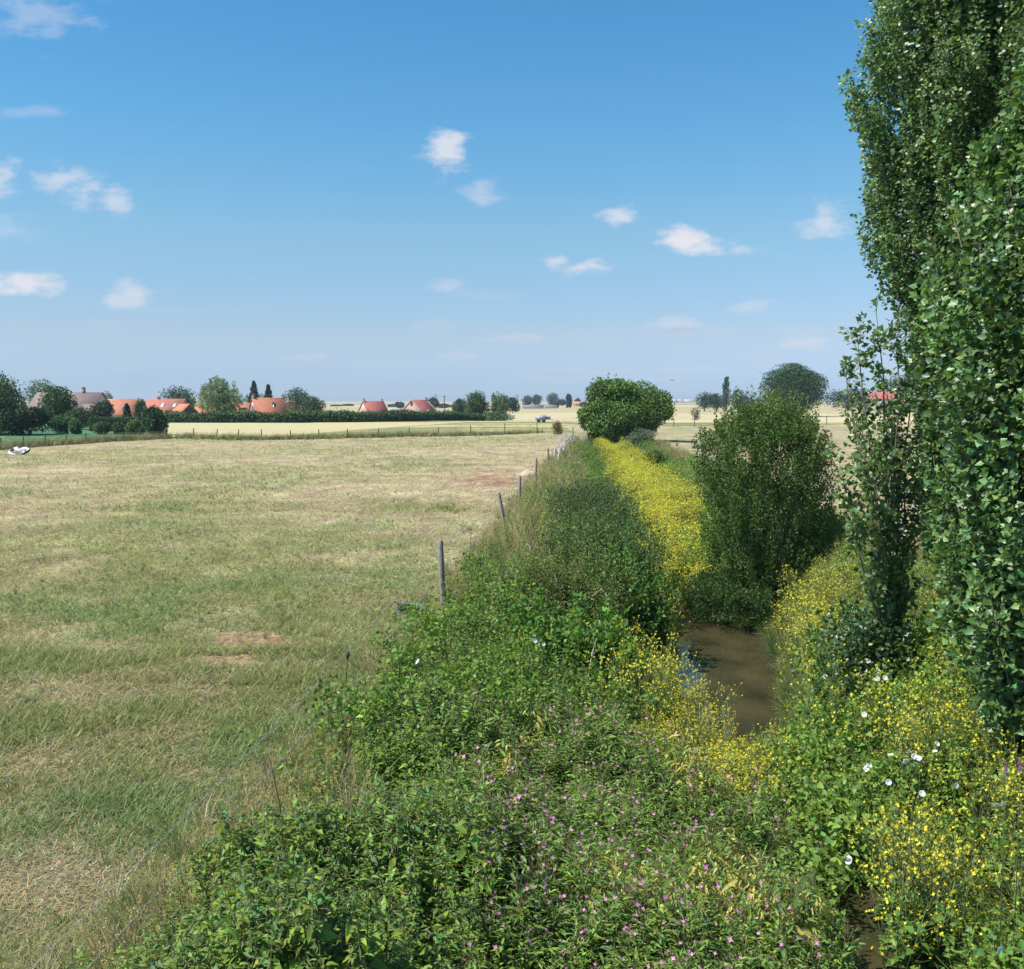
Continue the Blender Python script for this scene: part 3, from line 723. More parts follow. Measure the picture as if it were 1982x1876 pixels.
def build_crops():
    W = (.50, .43, .235); W2 = (.43, .37, .19)
    e = .12
    crop('wheat_field', [at(322, 843.5, e), at(430, 846, e), at(560, 842, e), at(690, 832, e), at(800, 824, e), at(900, 817, e), at(700, 818.8, e), at(318, 818.8, e)], e, W, W2)
    zf = -1.3
    crop('stubble_field', [(-14, 262), (0, 262), at(1130, 806, zf + .3), at(1130, 798, zf + .3), at(1000, 799, zf + .3), (-14, 330)][::1], .12, (.50, .43, .27), (.44, .37, .22), .3)
    a = [at(1290, 808, 0), at(1700, 808, 0)]
    crop('ripe_field', [(26, 188), (120, 196), (260, 235), (260, 330), (90, 300), (34, 250)], .12, (.55, .46, .27), (.48, .40, .23), .4)
build_crops()

# ------------------------------------------------------------------ houses
T_OR = tile_mat('orange_tiles', (.55, .20, .105), (.43, .155, .085)); T_RED = tile_mat('red_tiles', (.45, .13, .10), (.36, .10, .08))
T_BR = tile_mat('brown_tiles', (.24, .16, .145), (.19, .13, .12)); B_RED = brick_mat('red_brick', (.33, .18, .14), (.27, .14, .11), (.36, .32, .28))
B_PINK = brick_mat('pink_brick', (.52, .33, .28), (.46, .29, .25), (.5, .44, .4)); M_CREAM = solid_mat('cream_render', (.62, .58, .46), (.55, .51, .4), 3, .9)
M_BLACK = solid_mat('tarred_boards', (.05, .045, .045), (.08, .07, .065), 4, .9); M_GREY = solid_mat('grey_render', (.36, .37, .38), (.3, .31, .32), 3, .9)

def house(label, xa, xb, Y, yr, ye, yaw, depth, roof, wall, chimneys=(), windows=(), skylights=(), dormer=None, name='house', parapet=None, gable_window=None, gable_mat=None, z0=-1.3, trim=0.25, cat='house'):
    """front wall between picture columns xa..xb at distance Y; ridge at row yr, eaves at row ye; yaw turns the left gable into view"""
    Xa, zr = atY(xa, yr, Y); Xb, ze = atY(xb, ye, Y); ze = atY(xa, ye, Y)[1]
    w = (Xb - Xa) / math.cos(yaw); zr -= z0; ze -= z0
    t = thing(name, label, cat, (Xa, Y, z0), yaw)      # local x along the front, local y to the back
    d = depth
    G = Geo(); V = [(0, 0, -.3), (w, 0, -.3), (w, d, -.3), (0, d, -.3), (0, 0, ze), (w, 0, ze), (w, d, ze), (0, d, ze), (0, d / 2, zr - .12), (w, d / 2, zr - .12)]
    F = [(0, 1, 5), (0, 5, 4), (2, 3, 7), (2, 7, 6), (1, 2, 6), (1, 6, 5), (5, 6, 9), (3, 0, 4), (3, 4, 7), (4, 8, 7), (0, 3, 2), (0, 2, 1)]
    G.add(V, F, (.5, .5, .5)); G.build('wall', wall, t)
    R = Geo(); o = .28; th = .14; sl = (zr - ze) / (d / 2)
    for s in (0, 1):
        ya, yb_ = (-o, d / 2) if s == 0 else (d + o, d / 2)
        za = ze - sl * o
        a = [(-trim, ya, za), (w + trim, ya, za), (w + trim, yb_, zr), (-trim, yb_, zr)]
        v = a + [(p[0], p[1], p[2] + th) for p in a]
        R.add(v, [(0, 1, 2), (0, 2, 3), (4, 6, 5), (4, 7, 6), (0, 5, 1), (0, 4, 5), (1, 6, 2), (1, 5, 6), (3, 4, 0), (3, 7, 4)], (.5, .5, .5))
    rf = R.build('roof', roof, t)
    for (fx, hgt) in chimneys:
        c = Geo(); box(c, (fx * w, d / 2, zr + hgt / 2 - .2), (.55, .55, hgt + .5)); box(c, (fx * w, d / 2, zr + hgt + .12), (.68, .68, .12))
        tube(c, [(fx * w, d / 2, zr + hgt + .15), (fx * w, d / 2, zr + hgt + .5)], .12, (.5, .3, .2), 8)
        c.build('chimney', B_RED, rf)
    for (fx, fz) in skylights:
        c = Geo(); yy = d / 2 * fz; zz = ze + (zr - ze) * fz + th
        hy = .5; vx = fx * w
        a = [(vx - .4, yy - hy, zz - hy * sl + .04), (vx + .4, yy - hy, zz - hy * sl + .04), (vx + .4, yy + hy, zz + hy * sl + .04), (vx - .4, yy + hy, zz + hy * sl + .04)]
        v = a + [(p[0], p[1], p[2] + .07) for p in a]
        c.add(v, [(4, 5, 6), (4, 6, 7), (0, 1, 5), (0, 5, 4), (1, 2, 6), (1, 6, 5), (2, 3, 7), (2, 7, 6), (3, 0, 4), (3, 4, 7)], (.5,) * 3)
        s_ = c.build('skylight', M_SKYL if label.startswith('orange red') else M_GLASS, rf)
    for (fx, z_, ww, hh) in windows:
        c = Geo(); box(c, (fx * w, -.02, z_), (ww + .16, .08, hh + .16)); f_ = c.build('window', M_WHITE, t)
        c = Geo(); box(c, (fx * w, -.065, z_), (ww, .03, hh)); c.build('pane', M_GLASS, f_)
    if gable_window:
        z_, ww, hh, mt = gable_window
        c = Geo(); box(c, (-.02, d / 2, z_), (.08, ww + .16, hh + .16)); f_ = c.build('window', mt, t)
        c = Geo(); box(c, (-.065, d / 2, z_), (.03, ww * .8, hh * .9)); c.build('pane', M_GLASS if mt is not M_WHITE else M_SKYL, f_)
    if parapet:
        c = Geo()
        for gx in (0, w):
            for s in (0, 1):
                ya = -o if s == 0 else d + o
                a = [(gx - .2, ya, ze - sl * o), (gx + .2, ya, ze - sl * o), (gx + .2, d / 2, zr), (gx - .2, d / 2, zr)]
                v = a + [(p[0], p[1], p[2] + .34) for p in a]
                c.add(v, [(4, 5, 6), (4, 6, 7), (4, 6, 5), (0, 1, 5), (0, 5, 4), (1, 2, 6), (1, 6, 5), (3, 0, 4), (3, 4, 7), (4, 7, 6)], (.5,) * 3)
        c.build('gable_coping', parapet, t)
    if dormer:
        fx = dormer; c = Geo(); yy = d / 2 * .35; zz = ze + (zr - ze) * .35
        box(c, (fx * w, yy + .6, zz + .35), (1.9, 1.6, .8)); dm = c.build('dormer', roof, t)
        c = Geo(); box(c, (fx * w, yy - .215, zz + .45), (1.5, .03, .5)); c.build('pane', M_GLASS, dm)
    return t
M_SKYL = solid_mat('pale_glass', (.6, .63, .66), (.5, .54, .58), 3, .15, 0, .8)

def build_houses():
    R = math.radians
    house('large house with a brown tiled roof half hidden by garden trees', 48, 182, 205, 760.5, 797, R(-8), 9, T_BR, M_CREAM, chimneys=[(.72, .9)], windows=[(.8, 1.6, 1, 1.2)])
    house('low lean annex with a brown roof between the brown and first orange roofs', 150, 196, 200, 784, 800, R(-6), 5, T_BR, M_CREAM, name='annex')
    house('farmhouse with a bright orange roof, leftmost of the orange roofs', 188, 264, 225, 773.5, 802, R(8), 8, T_OR, M_CREAM, chimneys=[(.04, .5)], skylights=[(.62, .3)])
    house('orange red roofed house with two pale skylights left of the willow', 272, 346, 232, 773, 799, R(-6), 8, T_RED2, M_GREY, chimneys=[(.28, .3)], skylights=[(.5, .5), (.83, .5)], windows=[(.6, 1.8, 1.2, 1.0)])
    # a barn whose black gable faces the camera
    house('low orange roofed barn with a black gable facing the field', 329, 353, 228, 783, 801, R(-35), 5.2, T_OR, M_BLACK, name='barn', cat='barn', z0=-1.3)
    house('long low orange wing running behind the willow', 376, 446, 240, 783.5, 801, 0, 6, T_OR, B_RED, name='farm_wing', cat='barn')
    house('low orange wing with a dark dormer attached to the brick farmhouse', 436, 486, 252, 781, 802, 0, 6, T_OR, B_RED, dormer=.62, name='farm_wing', cat='barn')
    house('brick farmhouse with a steep orange roof and a white gable window', 497, 551, 240, 771, 799.5, R(30), 7.2, T_OR, B_RED, chimneys=[(.02, .6), (.97, .5)], skylights=[(.62, .5)], gable_window=(4.0, 1.0, 1.3, M_WHITE), windows=[(.3, 1.4, 1.1, 1.1), (.7, 1.4, 1.1, 1.1)])
    house('small far house with a dark red roof and two chimneys', 712, 748, 330, 777.5, 797, R(32), 7.5, T_RED, B_PINK, chimneys=[(.03, .7), (.95, .6)], gable_window=(2.6, .9, 1.9, M_WHITE))
    house('pink brick house with a big left gable and pale roof edges', 816, 843, 330, 775, 796.5, R(48), 9.5, T_RED, B_PINK, parapet=M_CREAM, chimneys=[(.95, .7)], gable_window=(4.4, .9, 1.6, M_GLASS), windows=[(.5, 1.6, 1.2, 1.0)])
    house('low pale shed between the two red roofed houses', 752, 778, 345, 791, 798, 0, 4, tile_mat('grey_sheet', (.4, .4, .38), (.3, .3, .3)), M_CREAM, name='shed', cat='shed')
    house('long grey roof far beyond the stubble field', 1012, 1052, 640, 784.5, 788.5, 0, 12, tile_mat('slate', (.19, .19, .22), (.15, .15, .18)), M_CREAM, name='farm_building', cat='barn')
    house('pale walled far building under the flat topped tree', 1054, 1078, 660, 784, 787.5, 0, 10, tile_mat('slate_b', (.17, .17, .2), (.22, .21, .23)), M_CREAM, name='farm_building', cat='barn')
    house('far house with a low orange roof beside the twin poplars', 1109, 1131, 860, 777.5, 782.5, R(-15), 12, T_OR, M_CREAM, windows=[(.3, 2, 1.5, 1.5)])
    house('far pinkish roof just left of the big round ditch tree', 1136, 1162, 830, 776, 782, R(-15), 12, tile_mat('rose_tiles', (.4, .22, .18), (.34, .2, .16)), M_CREAM)
    house('red roofed brick barn seen through the poplar leaves', 1690, 1778, 520, 758.5, 772.5, 0, 12, T_RED, B_PINK, name='barn', cat='barn', windows=[(.2, 4, 1.5, 1.3), (.5, 4, 1.5, 1.3), (.8, 4, 1.5, 1.3)])
    for (a, b, lab) in [(1298, 1312, 'white far warehouse right of the ditch tree on the horizon'), (1313, 1322, 'low grey far building next to the white warehouse'), (1326, 1345, 'far white warehouse nearest the dark trees on the horizon')]:
        house(lab, a, b, 2100, 773.6, 775.4, 0, 30, tile_mat('sheet_' + str(a), (.55, .57, .6), (.5, .5, .52)), M_WHITE, name='warehouse', cat='warehouse', trim=.5)
T_RED2 = tile_mat('orange_red_tiles', (.46, .16, .10), (.36, .12, .08))
build_houses()

# ------------------------------------------------------------------ fences, poles, pylons
def post_geo(G, p, h, r, lean=(0, 0), col=(.2, .18, .15), k=7, bury=.25):
    p = np.asarray(p, float)
    z = np.array([-bury, 0, h * .5, h * .97, h]); rr = np.array([1.05, 1.03, .98, .94, .7]) * r
    P = p + np.stack([lean[0] * z, lean[1] * z, z], 1) + np.concatenate([np.zeros((1, 3)), rng.normal(0, r * .08, (4, 3)) * [1, 1, 0]])
    tube(G, P, rr, col, k)

def fence(name, label, posts, wires, mat, wr=.004):
    x0, y0, z0 = posts[0][0]
    t = thing(name, label, 'fence', (x0, y0, z0)); tops = []
    for (p, h, r, lean) in posts:
        G = Geo(); q = np.array(p) - (x0, y0, z0); post_geo(G, q, h, r, lean); G.build('post', mat, t)
        tops.append((q, h, lean))
    for fr, sag in wires:
        G = Geo(); pts = []
        for (a, ha, la), (b, hb, lb) in zip(tops[:-1], tops[1:]):
            A = a + np.array([la[0], la[1], 1]) * ha * fr; B = b + np.array([lb[0], lb[1], 1]) * hb * fr
            for u in np.linspace(0, 1, 7)[:-1]: pts.append(A + (B - A) * u - np.array([0, 0, sag * 4 * u * (1 - u)]))
        pts.append(B); tube(G, pts, wr, (.3, .3, .3), 3)
        if name == 'barbed_wire_fence':
            pts = np.array(pts)
            seg = np.diff(pts, axis=0); Ls = np.linalg.norm(seg, axis=1)
            for i, L_ in enumerate(Ls[:18]):
                for s in np.arange(0, L_, .14):
                    c = pts[i] + seg[i] * s / L_
                    for q in range(2):
                        e = rdir(1)[0] * .028; tube(G, [c - e, c, c + e], .0018, (.3,) * 3, 3)
        G.build('wire', M_WIRE, t)
    return t

def build_fences():
    P = []
    hs = [22, 22, 20, 19, 18, 20, 17, 16.5, 15.5, 15, 17.5, 18.5, 19, 19, 17, 17.5, 17, 16.5, 16, 16.5, 18.7, 20.5, 18]
    for (x, y), hpx in zip(FAR_FENCE, hs):
        P.append(((x, y, base_z(x, y)), hpx / FPX * y * 1.05, .055, tuple(rng.normal(0, .03, 2))))
    fence('pasture_fence', 'long row of thin dark posts across the far edge of the left pasture', P, [(.93, .03), (.6, .03), (.3, .03)], M_DARKWOOD, .006)
    P = []
    for px, py, h in [(1270, 829, 16), (1304, 826, 16), (1343.7, 826, 17), (1384, 825, 16), (1430, 825, 16), (1480, 824, 16), (1535, 823, 16), (1600, 822, 17), (1670, 822, 17), (1750, 822, 17), (1850, 822, 17)]:
        x, y = at(px, py); P.append(((x, y, base_z(x, y)), h / FPX * y, .06, tuple(rng.normal(0, .03, 2))))
    fence('pasture_fence', 'thin post fence across the pasture right of the big round tree', P, [(.93, .03), (.55, .03)], M_DARKWOOD, .006)
    P = []
    for (x, y), h, r, lean in [((-2.78, 5.0), .85, .05, (0, 0)), (at(858, 1172), 1.32, .062, (-.05, .02)), (at(977, 1022), 1.15, .06, (-.16, .0)), (at(1006, 975), 1.05, .06, (0, 0)),
                             ((1.2, 51), 1.1, .06, (.02, 0)), ((2.2, 62), 1.1, .06, (0, 0)), ((4.2, 84), 1.1, .06, (0, 0)), ((6.6, 110), 1.1, .06, (0, 0))]:
        P.append(((x, y, base_z(x, y)), h, r, lean))
    fence('barbed_wire_fence', 'barbed wire fence with old grey posts along the edge of the left bank', P, [(.9, .12), (.5, .1)], M_WOOD, .0018)
    x, y = at(1809, 1078)
    t = thing('tall_fence_post', 'round wooden fence post in the right pasture between the poplars', 'fence post', (x, y, base_z(x, y)))
    G = Geo(); post_geo(G, (0, 0, 0), 1.45, .075, (-.01, 0), k=10); G.build('post', M_WOOD, t)
    # dark plastic stake of the electric fence
    x, y = at(671, 1352)
    t = thing('electric_fence_stake', 'thin dark stake with a black insulator beside the grassy old post', 'fence stake', (x, y, base_z(x, y)))
    G = Geo(); tube(G, [(0, 0, -.2), (0, 0, .3), (.02, 0, .62)], .008, (.1,) * 3, 6); G.build('rod', M_BLACK, t)
    G = Geo(); tube(G, [(.02, -.0, .56), (.02, 0, .60), (.02, 0, .615), (.02, 0, .65), (.02, 0, .66)], [.012, .034, .026, .03, .012], (.1,) * 3, 8); G.build('insulator', M_BLACK, t)
    # utility pole, mast
    x, z = atY(1404, 752, 470); zb = base_z(x, 470)
    t = thing('utility_pole', 'tall pale wooden pole standing alone in front of the right hand trees', 'utility pole', (x, 470, zb))
    G = Geo(); tube(G, [(0, 0, -.5), (0, 0, z - zb)], [.26, .2], (.3,) * 3, 8); G.build('pole', M_DEAD, t)
    G = Geo(); box(G, (0, -.28, z - zb - .5), (1.6, .12, .14)); G.build('crossarm', M_DEAD, t)
    x, z = atY(860, 768, 640); zb = base_z(x, 640)
    t = thing('mast', 'thin dark mast above the tree line left of the ragged field tree', 'mast', (x, 640, zb))
    G = Geo(); tube(G, [(0, 0, -.5), (0, 0, z - zb)], [.4, .3], (.3,) * 3, 6); G.build('pole', M_DARKWOOD, t)
    G = Geo(); box(G, (0, 0, z - zb + .3), (1.1, 1.1, .7)); G.build('head', M_DARKWOOD, t)
    for px, yt, Y, lab in [(843, 763, 1300, 'far lattice pylon behind the pink brick house'), (1063 - 62, 764, 1500, 'far lattice pylon over the pale drooping tree'), (1224, 770, 2200, 'faint pylon behind the big ditch tree'), (1364, 762, 1700, 'faint mast like pylon above the warehouses')]:
        x, z = atY(px, yt, Y); zb = base_z(x, Y); h = z - zb
        t = thing('pylon', lab, 'pylon', (x, Y, zb), .5)
        G = Geo(); w = h * .1
        for sx in (-1, 1):
            for sy in (-1, 1): tube(G, [(sx * w, sy * w, -.5), (sx * w * .3, sy * w * .3, h * .7), (sx * w * .22, sy * w * .22, h)], .22, (.4,) * 3, 4)
        for k in range(5):
            z1, z2 = h * k / 6, h * (k + 1) / 6; w1, w2 = w * (1 - .7 * k / 5), w * (1 - .7 * (k + 1) / 5)
            tube(G, [(-w1, -w1, z1), (w2, -w2, z2)], .13, (.4,) * 3, 3); tube(G, [(w1, -w1, z1), (-w2, -w2, z2)], .13, (.4,) * 3, 3)
        G.build('tower', M_WIRE, t)
        G = Geo()
        for zz, ww in ((.72, .26), (.86, .2), (.98, .15)): tube(G, [(-ww * h, 0, h * zz), (0, 0, h * zz + .6), (ww * h, 0, h * zz)], .2, (.4,) * 3, 4)
        G.build('crossarm', M_WIRE, t)
build_fences()

# ------------------------------------------------------------------ small things
def skin_mesh(name, verts, edges, radii, mat, parent, sub=2):
    """a continuous body grown round a skeleton"""
    me = bpy.data.meshes.new(name); me.from_pydata(verts, edges, []); o = bpy.data.objects.new(name, me); COL.objects.link(o)
    md = o.modifiers.new('skin', 'SKIN'); md.use_smooth_shade = True
    for v, r in zip(me.skin_vertices[0].data, radii): v.radius = r if isinstance(r, tuple) else (r, r)
    me.skin_vertices[0].data[0].use_root = True
    s = o.modifiers.new('sub', 'SUBSURF'); s.levels = sub; s.render_levels = sub
    me.materials.append(mat); o.parent = parent
    return o

def cow_mat(name, seed):
    m, nt, p, o = new_mat(name)
    tc = nt.nodes.new('ShaderNodeTexCoord'); mp = nt.nodes.new('ShaderNodeMapping'); mp.inputs['Location'].default_value = (seed, seed * .7, 0)
    n = nt.nodes.new('ShaderNodeTexNoise'); n.inputs['Scale'].default_value = 2.0; n.inputs['Detail'].default_value = 2
    nt.links.new(tc.outputs['Object'], mp.inputs[0]); nt.links.new(mp.outputs[0], n.inputs['Vector'])
    r = nt.nodes.new('ShaderNodeValToRGB'); r.color_ramp.interpolation = 'CONSTANT'
    r.color_ramp.elements[0].position = 0; r.color_ramp.elements[0].color = (.78, .76, .73, 1)
    r.color_ramp.elements[1].position = .50; r.color_ramp.elements[1].color = (.025, .02, .02, 1)
    nt.links.new(n.outputs['Fac'], r.inputs[0]); nt.links.new(r.outputs[0], p.inputs['Base Color']); p.inputs['Roughness'].default_value = .7
    return m

def build_small():
    # lying cow, head curled round to its right flank
    x, y = at(39, 881)
    t = thing('cow', 'white cow with black patches lying curled up in the left pasture', 'cow', (x, y, base_z(x, y)), 0)
    V = [(-.55, 0, .32), (-.25, 0, .36), (.1, 0, .38), (.4, 0, .36), (.62, -.06, .42), (.76, -.2, .40), (.74, -.38, .28), (.60, -.52, .18), (.46, -.60, .12),
         (-.62, -.25, .16), (-.35, -.46, .10), (-.05, -.5, .07), (.42, -.3, .14), (.2, -.45, .07), (-.74, .08, .36), (-.86, -.02, .2)]
    E_ = [(0, 1), (1, 2), (2, 3), (3, 4), (4, 5), (5, 6), (6, 7), (7, 8), (0, 9), (9, 10), (10, 11), (3, 12), (12, 13), (0, 14), (14, 15)]
    Rr = [.29, .31, .30, .27, .16, .115, .10, .085, .06, .14, .06, .04, .09, .045, .04, .02]
    skin_mesh('body', V, E_, Rr, cow_mat('cow_hide', 2.35), t)
    G = Geo()
    for s in (-1, 1):
        stamp(G, *LEAF5, np.array([[.68, -.38, .36]]), *frames(np.array([[.8 * s + .2, -.2 * s, .35]]), np.array([[0, -.5, 1.]])), np.array([.17]), np.array([[.03, .025, .025]]))
    G.build('ears', M_FAR, t)
    # standing cow half hidden behind the poplar leaves
    x, y = at(1785, 832, 0)
    t = thing('cow', 'white cow with dark spots standing half hidden behind the near poplar', 'cow', (x, y, base_z(x, y)), math.radians(150))
    V = [(-.75, 0, 1.12), (-.3, 0, 1.08), (.2, 0, 1.08), (.6, 0, 1.14), (.9, 0, 1.3), (1.12, 0, 1.42), (1.3, 0, 1.32), (1.46, 0, 1.18)]
    E_ = [(i, i + 1) for i in range(7)]; Rr = [.27, .34, .34, .27, .17, .14, .11, .08]
    for bx, by in ((-.72, .17), (-.72, -.17), (.55, .16), (.55, -.16)):
        n = len(V); V += [(bx, by, .75), (bx + (.08 if bx < 0 else 0), by, .42), (bx, by, .05)]; Rr += [.12, .065, .05]
        E_ += [(0 if bx < 0 else 3, n), (n, n + 1), (n + 1, n + 2)]
    n = len(V); V += [(-1.0, 0, 1.1), (-1.04, 0, .6)]; Rr += [.04, .025]; E_ += [(0, n), (n, n + 1)]
    skin_mesh('body', V, E_, Rr, cow_mat('cow_hide_b', 6.1), t)
    G = Geo()
    for s in (-1, 1): stamp(G, *LEAF5, np.array([[1.14, .1 * s, 1.5]]), *frames(np.array([[0, s, .15]]), np.array([[0, 0, 1.]])), np.array([.2]), np.array([[.03, .025, .025]]))
    G.build('ears', M_FAR, t)
    # tyre half sunk in the grass
    x, y = at(795, 1188)
    t = thing('old_tyre', 'grey black tyre lying in the grass beside the nearest upright post', 'tyre', (x, y, base_z(x, y) + .035), .3)
    t.rotation_euler = (math.radians(12), math.radians(-9), .3)
    G = Geo(); prof = [(.19, -.07), (.20, -.1), (.29, -.105), (.325, -.07), (.335, 0), (.325, .07), (.29, .105), (.20, .1), (.19, .07), (.225, .06), (.235, 0), (.225, -.06)]
    n = 40; m = len(prof); V = [(r * math.cos(2 * math.pi * i / n), r * math.sin(2 * math.pi * i / n), z) for i in range(n) for r, z in prof]; F = []
    for i in range(n):
        for j in range(m):
            a, b, c, d = i * m + j, ((i + 1) % n) * m + j, ((i + 1) % n) * m + (j + 1) % m, i * m + (j + 1) % m
            F += [(a, b, c), (a, c, d)]
    G.add(V, F, (.05,) * 3); G.build('casing', solid_mat('old_rubber', (.075, .072, .08), (.12, .115, .12), 14, .6, .3, .4), t, smooth=True)
    G = Geo()
    for i in range(40):
        a = 2 * math.pi * i / 40; box(G, (.333 * math.cos(a), .333 * math.sin(a), 0), (.018, .03, .11), (.1,) * 3, a)
    G.build('tread', solid_mat('tread_rubber', (.06, .058, .062), (.09, .088, .09), 10, .7), t)
    # leaning dead poles
    for k in range(11):
        px = 1072 + k * 2.2 + rng.normal(0, 2); py = 897 - k * 3.0 + rng.normal(0, 3)
        x, y = at(px, py); z = base_z(x, y)
        L = rng.uniform(1.5, 2.4)
        ordn = ['nearest', 'second nearest', 'third nearest', 'fourth nearest', 'fifth nearest', 'middle', 'fifth farthest', 'fourth farthest', 'third farthest', 'second farthest', 'farthest'][k]
        tx, ty, tz = x + rng.uniform(.35, 1.3), y + rng.uniform(3, 7), z + rng.uniform(.9, 1.35)
        t = thing('dead_pole', 'bleached dead pole leaning along the left bank, ' + ordn + ' in the heap', 'dead branch', (x, y, z), 0, 'bleached dead poles leaning along the fence')
        G = Geo(); P = np.array([(0, 0, -.1), ((tx - x) * .33, (ty - y) * .33, (tz - z) * .36), ((tx - x) * .7, (ty - y) * .7, (tz - z) * .7), (tx - x, ty - y, tz - z)]) + rng.normal(0, .04, (4, 3))
        tube(G, P, [.05, .045, .038, .02], (.5, .46, .4), 6)
        tube(G, [P[2], P[2] + (rng.uniform(-.3, .3), .8, .35)], [.03, .012], (.5, .46, .4), 5)
        G.build('stick', M_DEAD, t)
    # pale stone beside the bare patch
    x, y = at(1026, 922)
    G = Geo(); n = 14; m = 9; V = []; F = []
    for i in range(m):
        a = math.pi * i / (m - 1)
        for j in range(n):
            b = 2 * math.pi * j / n; r = 1 + rng.normal(0, .06)
            V.append((.55 * r * math.sin(a) * math.cos(b), .35 * r * math.sin(a) * math.sin(b), .26 * r * math.cos(a) + .1 + .06 * math.sin(b)))
    for i in range(m - 1):
        for j in range(n):
            a, b, c, d = i * n + j, i * n + (j + 1) % n, (i + 1) * n + (j + 1) % n, (i + 1) * n + j
            F += [(a, c, b), (a, d, c)]
    G.add(V, F, (.5,) * 3); o = G.build('stone', solid_mat('pale_stone', (.52, .38, .28), (.42, .31, .24), 5, .9, .4), off=None)
    o.location = (x, y, base_z(x, y)); tag(o, 'pale sandy stone lying beside the bare red patch near the bank', 'stone')
    # pale field trailer beyond the fence
    x, y = at(1049, 818); z = base_z(x, y)
    t = thing('field_trailer', 'pale grey trailer parked in the rough grass beyond the far fence', 'trailer', (x, y, z), math.radians(4))
    G = Geo(); box(G, (-.2, 0, .82), (1.9, 1.2, .75)); box(G, (-.2, 0, 1.22), (1.75, 1.05, .1)); G.build('body', solid_mat('pale_sheet', (.40, .37, .40), (.34, .32, .35), 3, .5), t)
    G = Geo(); box(G, (1.15, 0, .82), (.75, 1.05, .6)); G.build('front_box', solid_mat('pale_sheet_b', (.52, .49, .52), (.45, .42, .45), 3, .5), t)
    G = Geo(); box(G, (1.05, -.54, .9), (.24, .03, .4)); G.build('hatch', M_BLACK, t)
    for sx in (-.6, .3):
        for sy in (-.5, .5):
            G = Geo(); tube(G, [(sx, sy - .09, .3), (sx, sy + .09, .3)], .3, (.05,) * 3, 14); G.build('wheel', M_BLACK, t)
    G = Geo(); tube(G, [(1.5, 0, .55), (2.0, 0, .5), (2.15, 0, .3)], .04, (.2,) * 3, 6); G.build('drawbar', M_WIRE, t)
    # trough under the tree
    x, y = at(1259, 838); z = base_z(x, y)
    t = thing('water_trough', 'blue grey water trough between the silvery bush and the tree shadow', 'trough', (x, y, z), .1)
    G = Geo(); box(G, (0, 0, .12), (1.5, .75, .12)); box(G, (0, -.35, .42), (1.5, .05, .5)); box(G, (0, .35, .42), (1.5, .05, .5)); box(G, (-.725, 0, .42), (.05, .65, .5)); box(G, (.725, 0, .42), (.05, .65, .5))
    G.build('tub', solid_mat('galvanised', (.30, .34, .40), (.24, .27, .32), 3, .45), t)
    G = Geo(); box(G, (0, 0, .52), (1.38, .62, .02)); G.build('water_surface', M_GLASS, t)
    # wooden stump group at the corner of the far fence
    x, y = at(322, 849); z = base_z(x, y)
    t = thing('corner_post', 'heavy braced corner post beside the big dark bush', 'fence post', (x, y, z))
    G = Geo(); post_geo(G, (0, 0, 0), 1.15, .12); G.build('post', M_DARKWOOD, t)
    G = Geo(); tube(G, [(-.9, .1, 0), (-.05, 0, .95)], .07, (.2,) * 3, 6); G.build('brace', M_DARKWOOD, t)
    # birds
    for px, py, Y, lab, rz, fl in [(1301, 736.5, 90, 'dark bird gliding just right above the big round ditch tree', .3, .15), (1478.5, 724, 70, 'dark bird with raised wings beside the great domed tree', -.4, .55)]:
        x, z = atY(px, py, Y); t = thing('bird', lab, 'bird', (x, Y, z), rz, None)
        skin_mesh('body', [(0, -.13, 0), (0, -.05, .01), (0, .06, 0), (0, .17, .0), (0, -.19, .0)], [(0, 1), (1, 2), (2, 3), (0, 4)], [.035, .045, .04, .015, .01], M_BLACK, t, 1)
        for s in (-1, 1):
            G = Geo(); V = np.array([(0, -.06, .01), (.18 * s, -.08, .01 + .18 * fl), (.38 * s, -.01, .01 + .3 * fl), (.2 * s, .07, .01 + .17 * fl), (0, .06, .01)])
            V = np.concatenate([V, V - (0, 0, .008)]); G.add(V, [(0, 1, 4), (1, 3, 4), (1, 2, 3), (5, 9, 6), (6, 9, 8), (6, 8, 7), (0, 5, 6), (0, 6, 1), (1, 6, 7), (1, 7, 2)], (.03,) * 3)
            G.build('wing', M_BLACK, t)
build_small()

